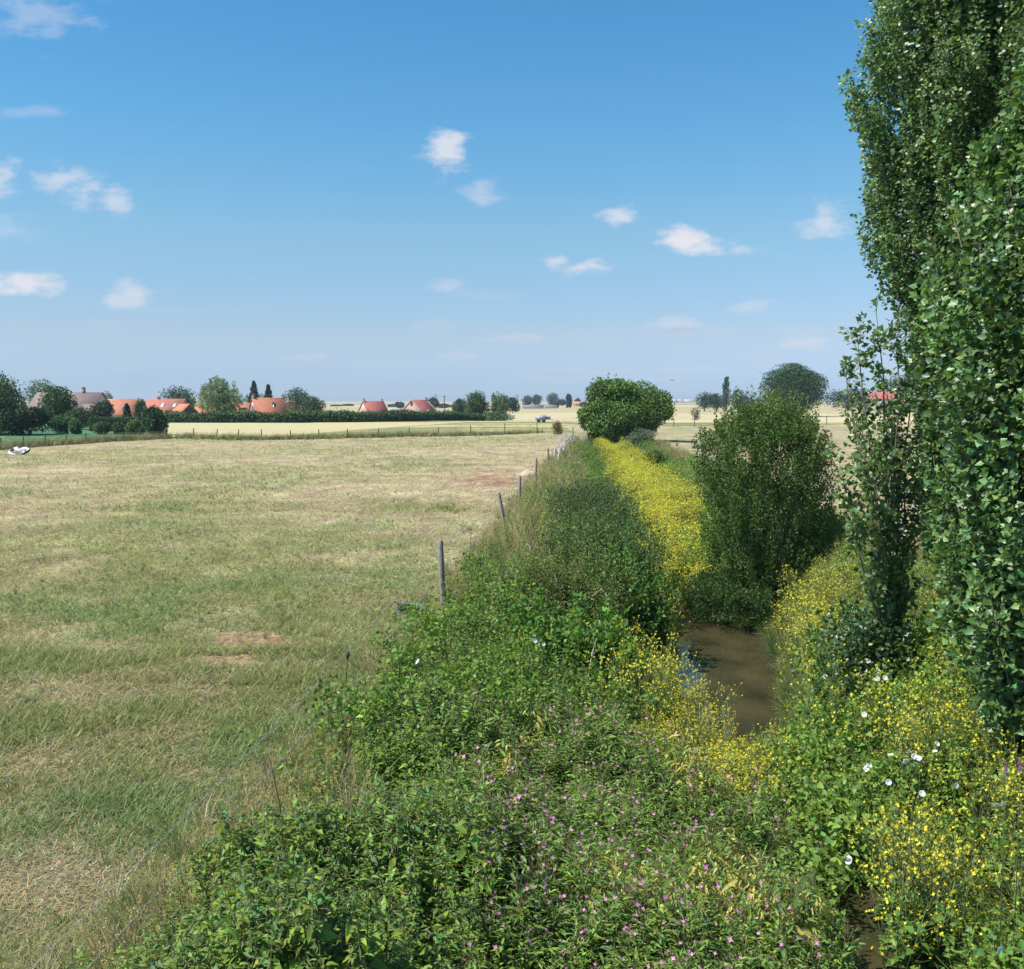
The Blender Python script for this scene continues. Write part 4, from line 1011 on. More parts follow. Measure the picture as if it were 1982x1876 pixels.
# ------------------------------------------------------------------ near trees
def poplar(name, label, x, y, height, prof, n_shoot, per, leaf, col, seed_shift=0, z_from=.6, shoot=(1.0, 1.5), stems=1):
    """Lombardy poplar: steep limbs, each a flame of leaves. prof(z, angle) gives the crown radius"""
    z0 = base_z(x, y); t = thing(name, label, 'tree', (x, y, z0))
    z = z_from + (height - z_from) * rng.random(n_shoot) ** .95; a = rnd(n_shoot, 0, 2 * math.pi)
    Ls = rnd(n_shoot, *shoot)
    R1 = prof(z, a); lob = .66 + .46 * vnoise(a * 2.3 + seed_shift, z * .75 + seed_shift * 3)
    rr = R1 * lob * rng.uniform(.82, 1.08, n_shoot)
    inner = rng.random(n_shoot) < .34; rr = np.where(inner, rr * .5, rr)
    E = np.stack([np.cos(a) * rr, np.sin(a) * rr, np.minimum(z, height)], 1)
    ri = np.maximum(rr - Ls * .34, .05)
    S = np.stack([np.cos(a) * ri, np.sin(a) * ri, z - Ls * .95], 1); S[:, 2] = np.maximum(S[:, 2], .25)
    G = Geo(); shoots_foliage(G, S, E, per, leaf, DELTA, col, spread=.21, up=-.05, out=.9, yel=.25, var=.3, sun=.85, taper=.45, crown=True)
    G.build('crown', M_GLOSS, t)
    T = Geo(); tube(T, [(0, 0, -.3), (.03, 0, height * .3), (0, .04, height * .65), (0, 0, height * .95)], [.22, .17, .1, .02], (.15, .13, .1), 9)
    T.build('trunk', M_BARK, t)
    T = Geo(); m = rng.choice(n_shoot, min(n_shoot, 260), False)
    for i in m:
        b = np.array([S[i, 0] * .15, S[i, 1] * .15, max(S[i, 2] - 1.0, .2)])
        tube(T, [b, S[i], E[i]], [.03, .016, .005], (.16, .14, .1), 4)
    T.build('limbs', M_BARK, t)
    return t

POP = (.115, .20, .06)
def build_poplars():
    def prof1(z, a):     # farther, wider one
        return np.interp(z, [0, 1.2, 3.0, 5.0, 6.1, 7.0, 7.8, 11, 15, 19], [.25, .35, .55, .75, 1.0, 1.5, 1.95, 2.08, 1.9, .5])
    poplar('lombardy_poplar', 'tall dense poplar whose left edge meets the open sky', atY(1836, 700, 21)[0], 21.0, 18.5, prof1, 2700, 100, .084, POP, 3.1, 1.2)
    def prof2(z, a):
        return np.interp(z, [0, 2, 4, 7, 12, 16, 18], [.4, .9, 1.2, 1.6, 1.7, 1.2, .4])
    poplar('lombardy_poplar', 'tall poplar at the upper right corner behind the nearest one', 9.6, 16.8, 17, prof2, 1300, 90, .085, (.11, .19, .06), 8.4, .8)
    def prof3(z, a):     # nearest, large leaves
        return np.interp(z, [0, .5, 1.0, 2, 3.2, 4.2, 5.4, 6.2, 7.2, 8.2, 9.4], [.55, .8, 1.0, 1.2, 1.4, 1.62, 1.6, 1.4, 1.05, .6, .15])
    poplar('lombardy_poplar', 'nearest poplar with big glossy leaves along the right edge', 6.35, 11.6, 9.3, prof3, 1400, 76, .09, (.115, .21, .062), 5.2, .55, (.7, 1.1))
build_poplars()

def build_young():
    # young poplar: a few wiry stems with open foliage
    x, y = at(1722, 1300); z0 = base_z(x, y)
    t = thing('young_poplar', 'slim young poplar with open foliage and see through wiry stems', 'tree', (x, y, z0))
    stems = [(1650, 640, .0), (1700, 600, .1), (1740, 640, -.1), (1770, 700, .2), (1660, 800, -.2), (1725, 760, .3), (1775, 850, .1), (1630, 700, .2), (1690, 900, -.35), (1615, 900, .1), (1790, 940, .2), (1650, 1010, -.3)]
    T = Geo(); S = []; E = []
    for px, py, dy in stems:
        X, Z = atY(px, py, y + dy * 2); tip = np.array([X - x, dy * 2, Z - z0]); u = np.linspace(0, 1, 7)
        P = np.array([0, 0, 0]) + tip * np.stack([u ** 1.6 if abs(tip[0]) > .25 else u, u ** 1.4, u], 1) + rng.normal(0, .03, (7, 3))
        tube(T, P, np.linspace(.032, .006, 7), (.15, .13, .1), 5)
        L = np.linalg.norm(tip)
        for q in range(int(L * 5.0)):
            f = rng.uniform(.16, 1.0) ** .8; b = np.array([np.interp(f, u, P[:, k]) for k in range(3)]); a = rnd(1, 0, 6.28)[0]; l = rng.uniform(.35, .75) * (1.15 - f * .4)
            S.append(b); E.append(b + np.array([math.cos(a) * l * .5, math.sin(a) * l * .5, l * .85]))
    S, E = np.array(S), np.array(E)
    for s, e in zip(S, E): tube(T, [s, e], [.007, .003], (.15, .14, .08), 3)
    G = Geo(); shoots_foliage(G, S, E, 22, .085, DELTA, (.11, .195, .055), spread=.11, up=-.1, out=.9, sun=.8)
    n = 420; b = rnd(n, 0, 1); S2 = np.stack([rng.normal(-.25, .28, n), rng.normal(0, .3, n), rng.uniform(.1, 1.3, n)], 1); E2 = S2 + rdir(n, 1) * .35
    shoots_foliage(G, S2, E2, 9, .075, DELTA, (.06, .115, .035), spread=.1, up=-.1, out=.9, sun=.3)
    T.build('stems', M_BARK, t); G.build('crown', M_GLOSS, t)

    # round shrub with upright twigs
    Y = 25.6; xc = atY(1482, 900, Y)[0]; z0 = base_z(xc, Y)
    t = thing('willow_shrub', 'large dark green upright shrub between the yellow flowers and the young poplar', 'shrub', (xc, Y, z0))
    n = 1400; a = rnd(n, 0, 6.283); zz = .1 + .9 * rng.random(n) ** .75; ht = atY(1480, 790, Y)[1] - z0
    R = np.interp(zz, [0, .15, .3, .55, .8, .93, 1.0], [.75, 1.05, 1.45, 1.8, 1.75, 1.4, .8]) * rng.uniform(.0, 1.0, n) ** .35 * (.86 + .3 * vnoise(a * 2, zz * 5))
    E = np.stack([np.cos(a) * R, np.sin(a) * R, zz * ht + .12], 1)
    L = rnd(n, .45, .9); S = E - np.stack([np.cos(a) * L * .3, np.sin(a) * L * .3, L * .9], 1); S[:, 2] = np.maximum(S[:, 2], .05)
    n2 = 130; a2 = rnd(n2, 0, 6.28); r2 = rnd(n2, .2, 1.75); E2 = np.stack([np.cos(a2) * r2, np.sin(a2) * r2, ht * np.interp(r2, [0, .9, 1.4, 1.75], [1.06, 1.04, .97, .82]) * rnd(n2, .92, 1.06)], 1)
    S2 = E2 - np.stack([np.cos(a2) * .1, np.sin(a2) * .1, rnd(n2, .6, .9)], 1)
    G = Geo(); shoots_foliage(G, S, E, 60, .062, LEAF5, (.078, .145, .034), spread=.13, up=.3, out=.8, yel=.25, sun=.35)
    shoots_foliage(G, S2, E2, 40, .06, LEAF5, (.13, .19, .045), spread=.06, up=.5, out=.5, sun=.3)
    # low skirt on the ditch side
    n = 260; a = rnd(n, 1.9, 4.9); R = rnd(n, 1.0, 1.8); E3 = np.stack([np.cos(a) * R - .25, np.sin(a) * R - .2, rnd(n, .35, 1.2)], 1); S3 = E3 - np.stack([np.cos(a) * .3, np.sin(a) * .3, rnd(n, .1, .3)], 1)
    shoots_foliage(G, S3, E3, 46, .06, LEAF5, (.055, .11, .028), spread=.16, sun=.3)
    G.build('crown', M_LEAF, t)
    T = Geo()
    for k in range(16):
        b = rnd(1, 0, 6.28)[0]; r = rng.uniform(.6, 1.3); tip = np.array([math.cos(b) * r, math.sin(b) * r, ht * rng.uniform(.6, .9)]); u = np.linspace(0, 1, 7)[:, None]
        P = np.array([(.25 * math.cos(b), .2 * math.sin(b), -.2)]) * (1 - u) + tip * u + rng.normal(0, .05, (7, 3)) * u
        tube(T, P, np.linspace(.045, .012, 7), (.15, .13, .1), 6)
    tube(T, [(1.0, -.8, .25), (-.1, -1.0, .55)], [.025, .015], (.3, .28, .2), 5)
    T.build('stems', M_BARK, t)
    # brambles and bushes on the left bank
    def bush(label, cx_, cy_, cz_, r, col, N=12000, leaf=.06, tpl=LEAF5, name='bramble_bush', nc=22, mat=M_LEAF):
        z0 = base_z(cx_, cy_); t = thing(name, label, 'bush', (cx_, cy_, z0)); r = np.array(r)
        d = rdir(nc, .35); c = d * r * rng.uniform(.35, .72, (nc, 1)) + (0, 0, cz_ - z0); cr = r * rng.uniform(.26, .42, (nc, 1))
        G = Geo(); clump_foliage(G, c, cr, int(N / nc), leaf, tpl, col, shell=.45, var=.32, yel=.3, sun=.35)
        ns_ = int(90 * r[0] * r[1]); d_ = rdir(ns_, .45); S_ = d_ * r * .8 + (0, 0, cz_ - z0); E_ = S_ + (d_ * .6 + (0, 0, .6)) * rnd(ns_, .25, .75)[:, None]
        shoots_foliage(G, S_, E_, 26, leaf, tpl, np.array(col) * 1.12, spread=.08, up=.3); G.build('foliage', mat, t)
        T = Geo()
        for k in range(14):
            e = rdir(1, .3)[0] * r * rng.uniform(.55, .9) + (0, 0, cz_ - z0); b = np.array([rng.normal(0, .2), rng.normal(0, .2), -.1]); m = (b + e) / 2 + (0, 0, .3)
            tube(T, [b, m, e, e + rdir(1)[0] * .3], [.014, .011, .007, .003], (.22, .19, .14), 4)
        T.build('stems', M_DEAD, t)
    bush('bramble bush bulging over the stream edge on the left bank', 2.25, 21.2, -.65, (.95, 1.8, 1.0), (.075, .155, .028), 20000, .08, HEART)
    bush('olive tinted bramble mound on the crest of the left bank', 1.25, 20.6, -.1, (1.5, 1.6, .72), (.115, .15, .04), 15000, .05)
    bush('dark green bushy mound standing tallest on the left bank', 2.35, 26.0, -.12, (1.7, 2.6, .92), (.088, .145, .042), 32000, .06, name='dark_bush', nc=40)
    bush('long olive green mound farther along the left bank crest', 2.6, 34.0, -.05, (1.6, 4.2, .9), (.085, .125, .042), 30000, .065, name='dark_bush', nc=44)
    bush('bright leafy bramble in front of the dark hollow on the left bank', 1.0, 16.6, -.45, (1.15, 1.2, .7), (.11, .21, .038), 13000, .085, HEART)
    bush('dark small bush beside the far left bank above the ditch', 3.2, 33, -.6, (1.0, 2.5, .8), (.065, .12, .035), 11000, .07)
    bush('green thicket hanging over the far end of the open water', 5.2, 29.6, -1.1, (1.1, 1.9, .8), (.13, .24, .05), 15000, .06, name='thicket')
    bush('shady bush at the foot of the nearest poplar', 7.2, 10.6, .1, (.95, .9, .75), (.08, .14, .045), 12000, .06)
    bush('pale stemmed bush between the young poplar and the nearest one', 7.1, 13.2, .0, (.8, 1.0, .7), (.10, .15, .06), 8000, .05)
    bush('leafy bush at the water side foot of the young poplar', 5.6, 16.2, -.5, (.7, .9, .8), (.10, .19, .045), 8000, .065, HEART)
build_young()

# ------------------------------------------------------------------ ground cover
def make_templates():
    T = {}
    def arr(G): return G.arrays()
    nets = []
    for k in range(6):
        G = Geo(); h = 1.0; nodes = 12
        bend = rng.normal(0, .06, 2); tube(G, [(0, 0, 0), (bend[0] * .4, bend[1] * .4, .5), (bend[0], bend[1], 1)], [.006, .005, .002], (.10, .13, .05), 3)
        P, D, S_ = [], [], []
        for i in range(nodes):
            f = .22 + .78 * i / (nodes - 1); a0 = (i % 2) * math.pi / 2 + rng.normal(0, .2)
            for s in (0, 1):
                a = a0 + s * math.pi + rng.normal(0, .15); out = np.array([math.cos(a), math.sin(a), rng.uniform(-.25, .45)])
                P.append(np.array([bend[0] * f, bend[1] * f, f]) + out * .015); D.append(out); S_.append((.135 - .06 * abs(f - .5) * 2 - .03 * (f > .9)) * rng.uniform(.85, 1.15))
                if .35 < f < .9:
                    P.append(np.array([bend[0] * f, bend[1] * f, f + .02]) + out * .03); D.append(out + rng.normal(0, .5, 3) + (0, 0, .5)); S_.append(.07 * rng.uniform(.8, 1.3))
        P, D = np.array(P), np.array(D); X, Y, Z = frames(D, np.tile([0, 0, 1.], (len(P), 1)) + rng.normal(0, .3, (len(P), 3)))
        stamp(G, *NETTLE, P, X, Y, Z, np.array(S_), vary((.165, .265, .048), len(P), .3, .25))
        n = 18; f = rnd(n, .7, 1.0); a = rnd(n, 0, 6.28); P = np.stack([np.cos(a) * .03 + bend[0] * f, np.sin(a) * .03 + bend[1] * f, f + .01], 1)
        X, Y, Z = frames(np.stack([np.cos(a) * .5, np.sin(a) * .5, rnd(n, -.9, .1)], 1), rdir(n))
        stamp(G, *leaf4(.09), P, X, Y, Z, rnd(n, .035, .07), vary((.20, .21, .10), n, .2, .2))
        nets.append(arr(G))
    T['nettle'] = nets
    wil = []
    for k in range(7):
        G = Geo(); bend = rng.normal(0, .07, 2); tube(G, [(0, 0, 0), (bend[0] * .4, bend[1] * .4, .5), (bend[0], bend[1], 1)], [.006, .005, .002], (.14, .15, .06), 3)
        yl = k in (3, 6)
        n = 58; f = rnd(n, .15, 1.0); a = rnd(n, 0, 6.28); r = .02 + .10 * (f > .6) * rng.random(n)
        P = np.stack([np.cos(a) * r + bend[0] * f, np.sin(a) * r + bend[1] * f, f], 1)
        X, Y, Z = frames(np.stack([np.cos(a), np.sin(a), rnd(n, .1, 1.0)], 1), rng.normal(0, .4, (n, 3)) + (0, 0, 1))
        c = vary((.175, .285, .06), n, .28, .2)
        if yl:
            m = (f < .9) & (rng.random(n) < .8); c[m] = vary((.50, .46, .13), m.sum(), .2, .12); D_ = np.stack([np.cos(a), np.sin(a), rnd(n, -1.2, -.3)], 1)
            X2, Y2, Z2 = frames(D_, rng.normal(0, .5, (n, 3)) + (0, 0, 1)); X[m], Y[m], Z[m] = X2[m], Y2[m], Z2[m]
        stamp(G, *LANCE, P, X, Y, Z, np.where(f > .8, .065, .125) * rnd(n, .8, 1.2) * (1.0 + .35 * yl * (f < .88)), c)
        for b in range(7):       # seed pods and side twigs
            a = rnd(1, 0, 6.28)[0]; f0 = rng.uniform(.65, .9); p0 = np.array([bend[0] * f0, bend[1] * f0, f0]); p1 = p0 + np.array([math.cos(a) * .09, math.sin(a) * .09, rng.uniform(.08, .16)])
            tube(G, [p0, p1], [.003, .0015], (.17, .14, .08), 3)
        if k not in (3, 6):
            n = [2, 1, 1, 0, 2, 1, 0][k]; f = rnd(n, .93, 1.05); a = rnd(n, 0, 6.28); P = np.stack([np.cos(a) * .05 + bend[0], np.sin(a) * .05 + bend[1], f], 1)
            X, Y, Z = frames(rdir(n), rng.normal(0, .6, (n, 3)) + (-.2, -.5, .9)); stamp(G, *CHIP, P, X, Y, Z, rnd(n, .019, .029), vary((.74, .28, .58), n, .15, .0))
        wil.append(arr(G))
    T['willow'] = wil[:3] + wil[4:6]
    T['willow_plain'] = [wil[3], wil[6]]
    must = []
    for k in range(6):
        G = Geo(); heads = []
        tube(G, [(0, 0, 0), (.02, 0, .5), (0, .02, .85)], [.006, .005, .003], (.16, .22, .10), 3)
        for b in range(16):
            a = rnd(1, 0, 6.28)[0]; f0 = rng.uniform(.25, .85); r = rng.uniform(.08, .26); p0 = np.array([0, 0, f0]); p1 = p0 + np.array([math.cos(a) * r, math.sin(a) * r, rng.uniform(.12, .32)])
            tube(G, [p0, (p0 + p1) / 2 + (0, 0, -.02), p1], [.003, .002, .0015], (.18, .25, .10), 3); heads.append(p1)
            if rng.random() < .5:
                p2 = (p0 + p1) / 2 + rng.normal(0, .05, 3) + (0, 0, .1); tube(G, [(p0 + p1) / 2, p2], .0015, (.18, .25, .10), 3); heads.append(p2)
        H_ = np.array(heads); H_ = np.repeat(H_, 2, 0) + rng.normal(0, .008, (len(heads) * 2, 3)); n = len(H_)
        X, Y, Z = frames(rdir(n), rng.normal(0, .5, (n, 3)) + (0, 0, 1)); stamp(G, *CHIP, H_, X, Y, Z, rnd(n, .012, .019), vary((.74, .68, .05), n, .1, .04))
        n = 34; f = rnd(n, .02, .6); a = rnd(n, 0, 6.28); P = np.stack([np.cos(a) * .03, np.sin(a) * .03, f], 1); X, Y, Z = frames(np.stack([np.cos(a), np.sin(a), rnd(n, 0, .7)], 1), rng.normal(0, .4, (n, 3)) + (0, 0, 1))
        stamp(G, *LEAF5, P, X, Y, Z, rnd(n, .06, .12), vary((.15, .27, .06), n, .2, .2)); must.append(arr(G))
    T['mustard'] = must
    bind = []
    for k in range(5):
        G = Geo(); n = 120; d = rdir(n, .5); P = d * rnd(n, .45, 1.0)[:, None] * np.array([.3, .3, .5]) + (0, 0, .42)
        X, Y, Z = frames(rng.normal(0, .6, (n, 3)) + d * .6 - (0, 0, .3), rng.normal(0, .45, (n, 3)) + SDIR * .5 + d * .5)
        stamp(G, *HEART, P, X, Y, Z, rnd(n, .032, .066), vary((.17, .28, .05), n, .27, .25))
        for b in range(5):
            e = rdir(1, .8)[0] * .4; tube(G, [(0, 0, 0), e * .5 + (0, 0, .2), e + (0, 0, .35)], .003, (.2, .24, .09), 3)
        bind.append(arr(G))
    T['bindweed'] = bind
    gr = []
    for k in range(6):
        G = Geo(); n = 34; a = rnd(n, 0, 6.28); til = rnd(n, .1, .55)
        P = np.stack([rng.normal(0, .05, n), rng.normal(0, .05, n), np.zeros(n)], 1); D = np.stack([np.cos(a) * til, np.sin(a) * til, np.ones(n)], 1)
        X, Y, Z = frames(D, np.stack([np.cos(a), np.sin(a), np.zeros(n)], 1)); stamp(G, *blade(.011, .4), P, X, Y, Z, rnd(n, .5, 1.1), vary((1, 1, 1), n, .22, .15))
        # a few seed heads
        n = 6; a = rnd(n, 0, 6.28); P = np.stack([rng.normal(0, .05, n), rng.normal(0, .05, n), np.zeros(n)], 1)
        for p, aa in zip(P, a):
            tip = p + np.array([math.cos(aa) * .2, math.sin(aa) * .2, rng.uniform(.85, 1.15)]); tube(G, [p, p * .4 + tip * .6 + (0, 0, .06), tip], [.0025, .002, .0015], (1.1, 1.0, .7), 3)
            m = 5; PP = tip + rng.normal(0, .012, (m, 3)) - np.outer(np.arange(m) * .022, (math.cos(aa) * .2, math.sin(aa) * .2, .9))
            X, Y, Z = frames(rdir(m, 1), rdir(m)); stamp(G, *leaf4(.22), PP, X, Y, Z, rnd(m, .03, .05), np.tile([1.25, 1.1, .75], (m, 1)))
        gr.append(arr(G))
    T['grass'] = gr
    return T
TPL = make_templates()

def plant(G, kind, x, y, h, tint, tilt=.12, z=None):
    """whole plants of one kind standing at the given ground points"""
    n = len(x)
    if n == 0: return
    z = gz(x, y) if z is None else z; P = np.stack([x, y, z - .02], 1); v = rng.integers(0, len(TPL[kind]), n)
    up = norm(np.stack([rng.normal(0, tilt, n), rng.normal(0, tilt, n), np.ones(n)], 1)); a = rnd(n, 0, 6.283)
    X, Z, _ = frames(np.stack([np.cos(a), np.sin(a), np.zeros(n)], 1), up); Yv = np.cross(up, np.stack([np.cos(a), np.sin(a), np.zeros(n)], 1))
    Xv = norm(np.cross(Yv, up)); Yv = np.cross(up, Xv)
    tint = np.asarray(tint, float); tint = np.tile(tint, (n, 1)) if tint.ndim == 1 else tint
    tint = tint * (1 + rng.normal(0, .14, n))[:, None]
    wide = np.stack([h ** .5, h ** .5, h], 1) if kind in ('nettle', 'willow', 'willow_plain', 'mustard') else np.stack([h, h, h], 1)
    for k, (tv, tf, tc) in enumerate(TPL[kind]):
        m = v == k
        if not m.any(): continue
        # per-axis scale folded into the axes
        stamp(G, tv, tf, P[m], Xv[m] * wide[m, 0:1], Yv[m] * wide[m, 1:2], up[m] * wide[m, 2:3], np.ones(m.sum()), tint[m], tc)

def scatter(n, x0, x1, y0, y1, pw=1.6):
    """random ground points, denser near the camera"""
    u = rng.random(n); y = (y0 ** (1 - pw) + u * (y1 ** (1 - pw) - y0 ** (1 - pw))) ** (1 / (1 - pw)); x = x0 + (x1 - x0) * rng.random(n)
    return x, y

def tops(x, y, h): return proj(np.stack([x, y, gz(x, y) + h], -1))
def in_view(x, y, h=.5, m=90):
    px, py = tops(x, y, h); return (px > -m) & (px < 1982 + m) & (py < 1876 + 190) & (y > 3)

def clear_view(x, y, h):
    """the banks are bare or low where the water, the tyre and the upright post are seen"""
    px, py = tops(x, y, h)
    water = (px > 1215) & (px < 1505) & (y < 17.2) & (py < 1395 + (px - 1215) * .38) & (x < cx(y) + hw(y) + .7)
    pool = (np.abs(x - np.interp(y, [7, 10.8], [2.95, 4.15])) < .6) & (y < 10.9) & (y > 7.2)
    tx, ty = at(795, 1188); tyre = (np.abs(x - tx) < .55) & (y < ty + .4) & (y > ty - 2.0) & (x < tx + .5)
    qx, qy = at(858, 1172); post = (np.abs(x - qx) < .35) & (y < qy) & (y > qy - 1.6)
    return ~(water | pool | tyre | post)

def build_cover():
    gN, gW, gM, gB, gT, gS = Geo(), Geo(), Geo(), Geo(), Geo(), Geo()
    # ---------- left bank
    n = 14500; x, y = scatter(n, -3.2, 6.6, 3.6, 112, 1.55)
    ok = (x > fx_(y) + rng.normal(.30, .22, n)) & (x < cx(y) - hw(y) * 1.0 + .05) & in_view(x, y, .7)
    x, y = x[ok], y[ok]; ok = clear_view(x, y, .9); x, y = x[ok], y[ok]; px, py = tops(x, y, .75); q = rng.random(len(x)); nz = fbm(x, y, .45, 3)
    edge = np.clip((x - fx_(y)) / 1.1, 0, 1)
    grassy = (edge < .55) & (q < .55 - edge * .5) | ((py < 1100) & (q < .66)) | ((py >= 1100) & (py < 1330) & (q < .22)) | ((py > 1085) & (py < 1300) & (px < 900) & (q < .6)) | ((px < 700) & (py < 1560) & (q < .6))
    will = ~grassy & (px > 955 + 70 * (nz - .5) * 4) & (py > 1360) 
    bind_ = ~grassy & ~will & ((py < 1360) & (py > 1075)) & (q > np.where(py > 1150, .62, .8))
    net = ~grassy & ~will & ~bind_
    nz2 = fbm(x + 11, y, 1.15, 2); hN = np.clip(.30 + .75 * nz + .9 * (nz2 - .3), .45, 1.5) * (.6 + .4 * edge) * np.where(rng.random(len(x)) < .1, 1.22, 1)
    plant(gN, 'nettle', x[net], y[net], hN[net] * rnd(net.sum(), .8, 1.12), np.where((py[net] < 1100)[:, None], (1.15, 1.05, 1.15), (1.0, 1.0, 1.0)), .1)
    hW = np.clip(.42 + .6 * nz + .8 * (nz2 - .3), .55, 1.45)
    w2 = will & ((px > 1560) | (py > 1800) & (q > .5))
    plant(gN, 'nettle', x[w2], y[w2], hN[w2] * .9, (1.1, 1.1, 1.0), .1)
    will &= ~w2
    yellow = will & (fbm(x + 7, y * .8, 1.3, 2) > .675) & (px < 1560)
    plant(gW, 'willow_plain', x[yellow], y[yellow], hW[yellow] * rnd(yellow.sum(), .85, 1.12), (1, 1, 1), .2)
    will &= ~yellow
    plant(gW, 'willow', x[will], y[will], hW[will] * rnd(will.sum(), .8, 1.1), (1, 1, 1), .12)
    plant(gB, 'bindweed', x[bind_], y[bind_], rnd(bind_.sum(), .7, 1.2), (.85, .88, .85), .2)
    m = grassy; dry = (rng.random(m.sum()) < np.where((edge[m] < .4) | (py[m] < 1060), .68, .42))[:, None]
    tint = np.where(dry, (.40, .36, .22), (.17, .24, .085)) * rnd(m.sum(), .8, 1.2)[:, None]
    plant(gT, 'grass', x[m], y[m], rnd(m.sum(), .35, .85) * (.5 + .5 * edge[m]) * np.where(py[m] < 1075, 1.25, 1.0), tint, .22)
    # extra grass fringe along the bank edge
    n = 3400; y = scatter(n, 0, 1, 5, 112, 1.3)[1]; x = fx_(y) + rng.normal(.2, .28, n); ok = in_view(x, y) & clear_view(x, y, .4)
    x, y = x[ok], y[ok]; dry = (rng.random(len(x)) < .62)[:, None]
    plant(gT, 'grass', x, y, rnd(len(x), .15, .5), np.where(dry, (.44, .39, .24), (.19, .25, .09)), .35)
    # ---------- mustard at the near water's edge
    n = 400; px = rng.normal(1268, 38, n); py = rng.normal(1385, 38, n); X, Y = at(px, py, -.85); Z = gz(X, Y); plant(gM, 'mustard', X, Y, np.maximum(-.85 - Z + .2, .35) * rnd(n, .8, 1.05), (1, 1, 1), .2)
    n = 230; px = rng.normal(1415, 45, n); py = rng.normal(1485, 26, n); X, Y = at(px, py, -.85); Z = gz(X, Y); plant(gM, 'mustard', X, Y, np.maximum(-.85 - Z + .2, .4) * rnd(n, .75, 1.05), (1, 1, 1), .2)
    n = 90; px = rng.uniform(1170, 1310, n); py = rng.uniform(1100, 1300, n); X, Y = at(px, py, .0); Z = gz(X, Y); plant(gM, 'mustard', X, Y, np.clip(.1 - Z, .5, 1.4), (1, 1, 1), .2)
    # ---------- far yellow ditch
    n = 6800; Y = scatter(n, 0, 1, 27, 92, 1.3)[1]
    lo = np.interp(Y, [26, 30, 35, 42, 50, 60, 75, 92], [4.6, 4.3, 4.5, 5.1, 5.7, 6.5, 7.6, 8.5]); hi = np.interp(Y, [26, 30, 35, 42, 50, 60, 75, 92], [5.3, 5.9, 6.7, 7.5, 7.6, 7.9, 8.7, 9.6])
    X = lo + (hi - lo) * rng.random(n) + (fbm(Y * 0, Y, .35, 3) - .5) * 2.4 + rng.normal(0, .22, n); pick = fbm(X, Y, .5, 3) > np.where(Y > 44, .46, .38); X, Y = X[pick], Y[pick]; top = np.interp(Y, [27, 35, 50, 90], [-.55, .0, .2, .5]) + .3 * (fbm(X + 5, Y * .7, 1.6, 2) - .5); Z = gz(X, Y)
    far = Y > 48; h = np.clip(top - Z + rng.normal(0, .12, len(X)) + (fbm(X, Y * .6, .9, 2) - .5) * 1.1, .5, 2.1)
    plant(gM, 'mustard', X, Y, h, (1, 1, 1), .12)
    # big mustard patch on the right bank and sprinkled plants elsewhere
    n = 300; px = rng.uniform(1720, 2020, n); py = 1395 + 230 * rng.random(n) ** 1.2; Xm, Ym = at(px, py, -.2); ok = fbm(Xm, Ym, 1.2, 2) > .45; Xm, Ym = Xm[ok], Ym[ok]
    plant(gM, 'mustard', Xm, Ym, np.clip(-.1 - gz(Xm, Ym), .75, 1.5) * rnd(len(Xm), .88, 1.1), (1, 1, 1), .15)
    n = 210; px = rng.uniform(1520, 2000, n); py = rng.uniform(1130, 1780, n); Xm, Ym = at(px, py, .2); ok = (Xm > cx(Ym) + hw(Ym) + .4) & clear_view(Xm, Ym, 1.2) & (gz(Xm, Ym) < .3); Xm, Ym = Xm[ok], Ym[ok]
    plant(gM, 'mustard', Xm, Ym, np.clip(.35 - gz(Xm, Ym), .8, 1.6) * rnd(len(Xm), .85, 1.1), (1, 1, 1), .2)
    n = 260; px = rng.normal(1575, 45, n); py = rng.normal(1195, 38, n); Xm, Ym = at(px, py, -.2); ok = (Xm > cx(Ym) + hw(Ym) + .25); Xm, Ym = Xm[ok], Ym[ok]; n = len(Xm); plant(gM, 'mustard', Xm, Ym, np.clip(.0 - gz(Xm, Ym), .7, 1.6) * rnd(n, .85, 1.1), (1, 1, 1), .2)
    # more bloom on top of the mass: loose florets on short stalks
    n = 9000; k = rng.integers(0, len(X), n); P = np.stack([X[k] + rng.normal(0, .22, n), Y[k] + rng.normal(0, .3, n), Z[k] + h[k] * rnd(n, .68, 1.08)], 1); Xx, Yy, Zz = frames(rdir(n), rng.normal(0, .5, (n, 3)) + (0, 0, 1))
    stamp(gM, *PUFF, P, Xx, Yy, Zz, rnd(n, .018, .034) * np.interp(P[:, 1], [27, 90], [.9, 1.7]), vary((.70, .67, .06), n, .14, .04))
    n = 420; Y = rnd(n, 28, 80); Xn = cx(Y) + rng.normal(.2, .8, n); plant(gN, 'nettle', Xn, Y, np.clip(.15 - gz(Xn, Y), .7, 2.0), (.9, 1.0, .9), .12)
    n = 2600; Y = rnd(n, 27, 95); X = cx(Y) + rng.normal(-.2, 1.1, n); plant(gB, 'bindweed', X, Y, rnd(n, .8, 1.5), (.75, .82, .8), .2)
    # ---------- right bank
    n = 13500; x, y = scatter(n, 3.6, 10.5, 5.2, 60, 1.5)
    ok = (x > cx(y) + hw(y) * .98) & (x < cx(y) + 3.9) & in_view(x, y, .6) & clear_view(x, y, .8); x, y = x[ok], y[ok]
    ok = ~((y > 27) & (x < np.interp(y, [27, 60], [6, 8]))); x, y = x[ok], y[ok]
    px, py = tops(x, y, .6); q = rng.random(len(x)); nz = fbm(x + 30, y, .5, 3)
    must = ((px > 1430) & (px < 1660) & (py > 1110) & (py < 1290) & (q < .7)) | ((px > 1700) & (py > 1400) & (py < 1760) & (q < .10 + .9 * sstep(.45, .62, nz))) | ((py > 1300) & (q < .10))
    grass_ = ~must & ((q > .82) | ((px > 1640) & (py < 1180) & (q > .3)))
    net = ~must & ~grass_ & ((px > 1850) | (q > .68))
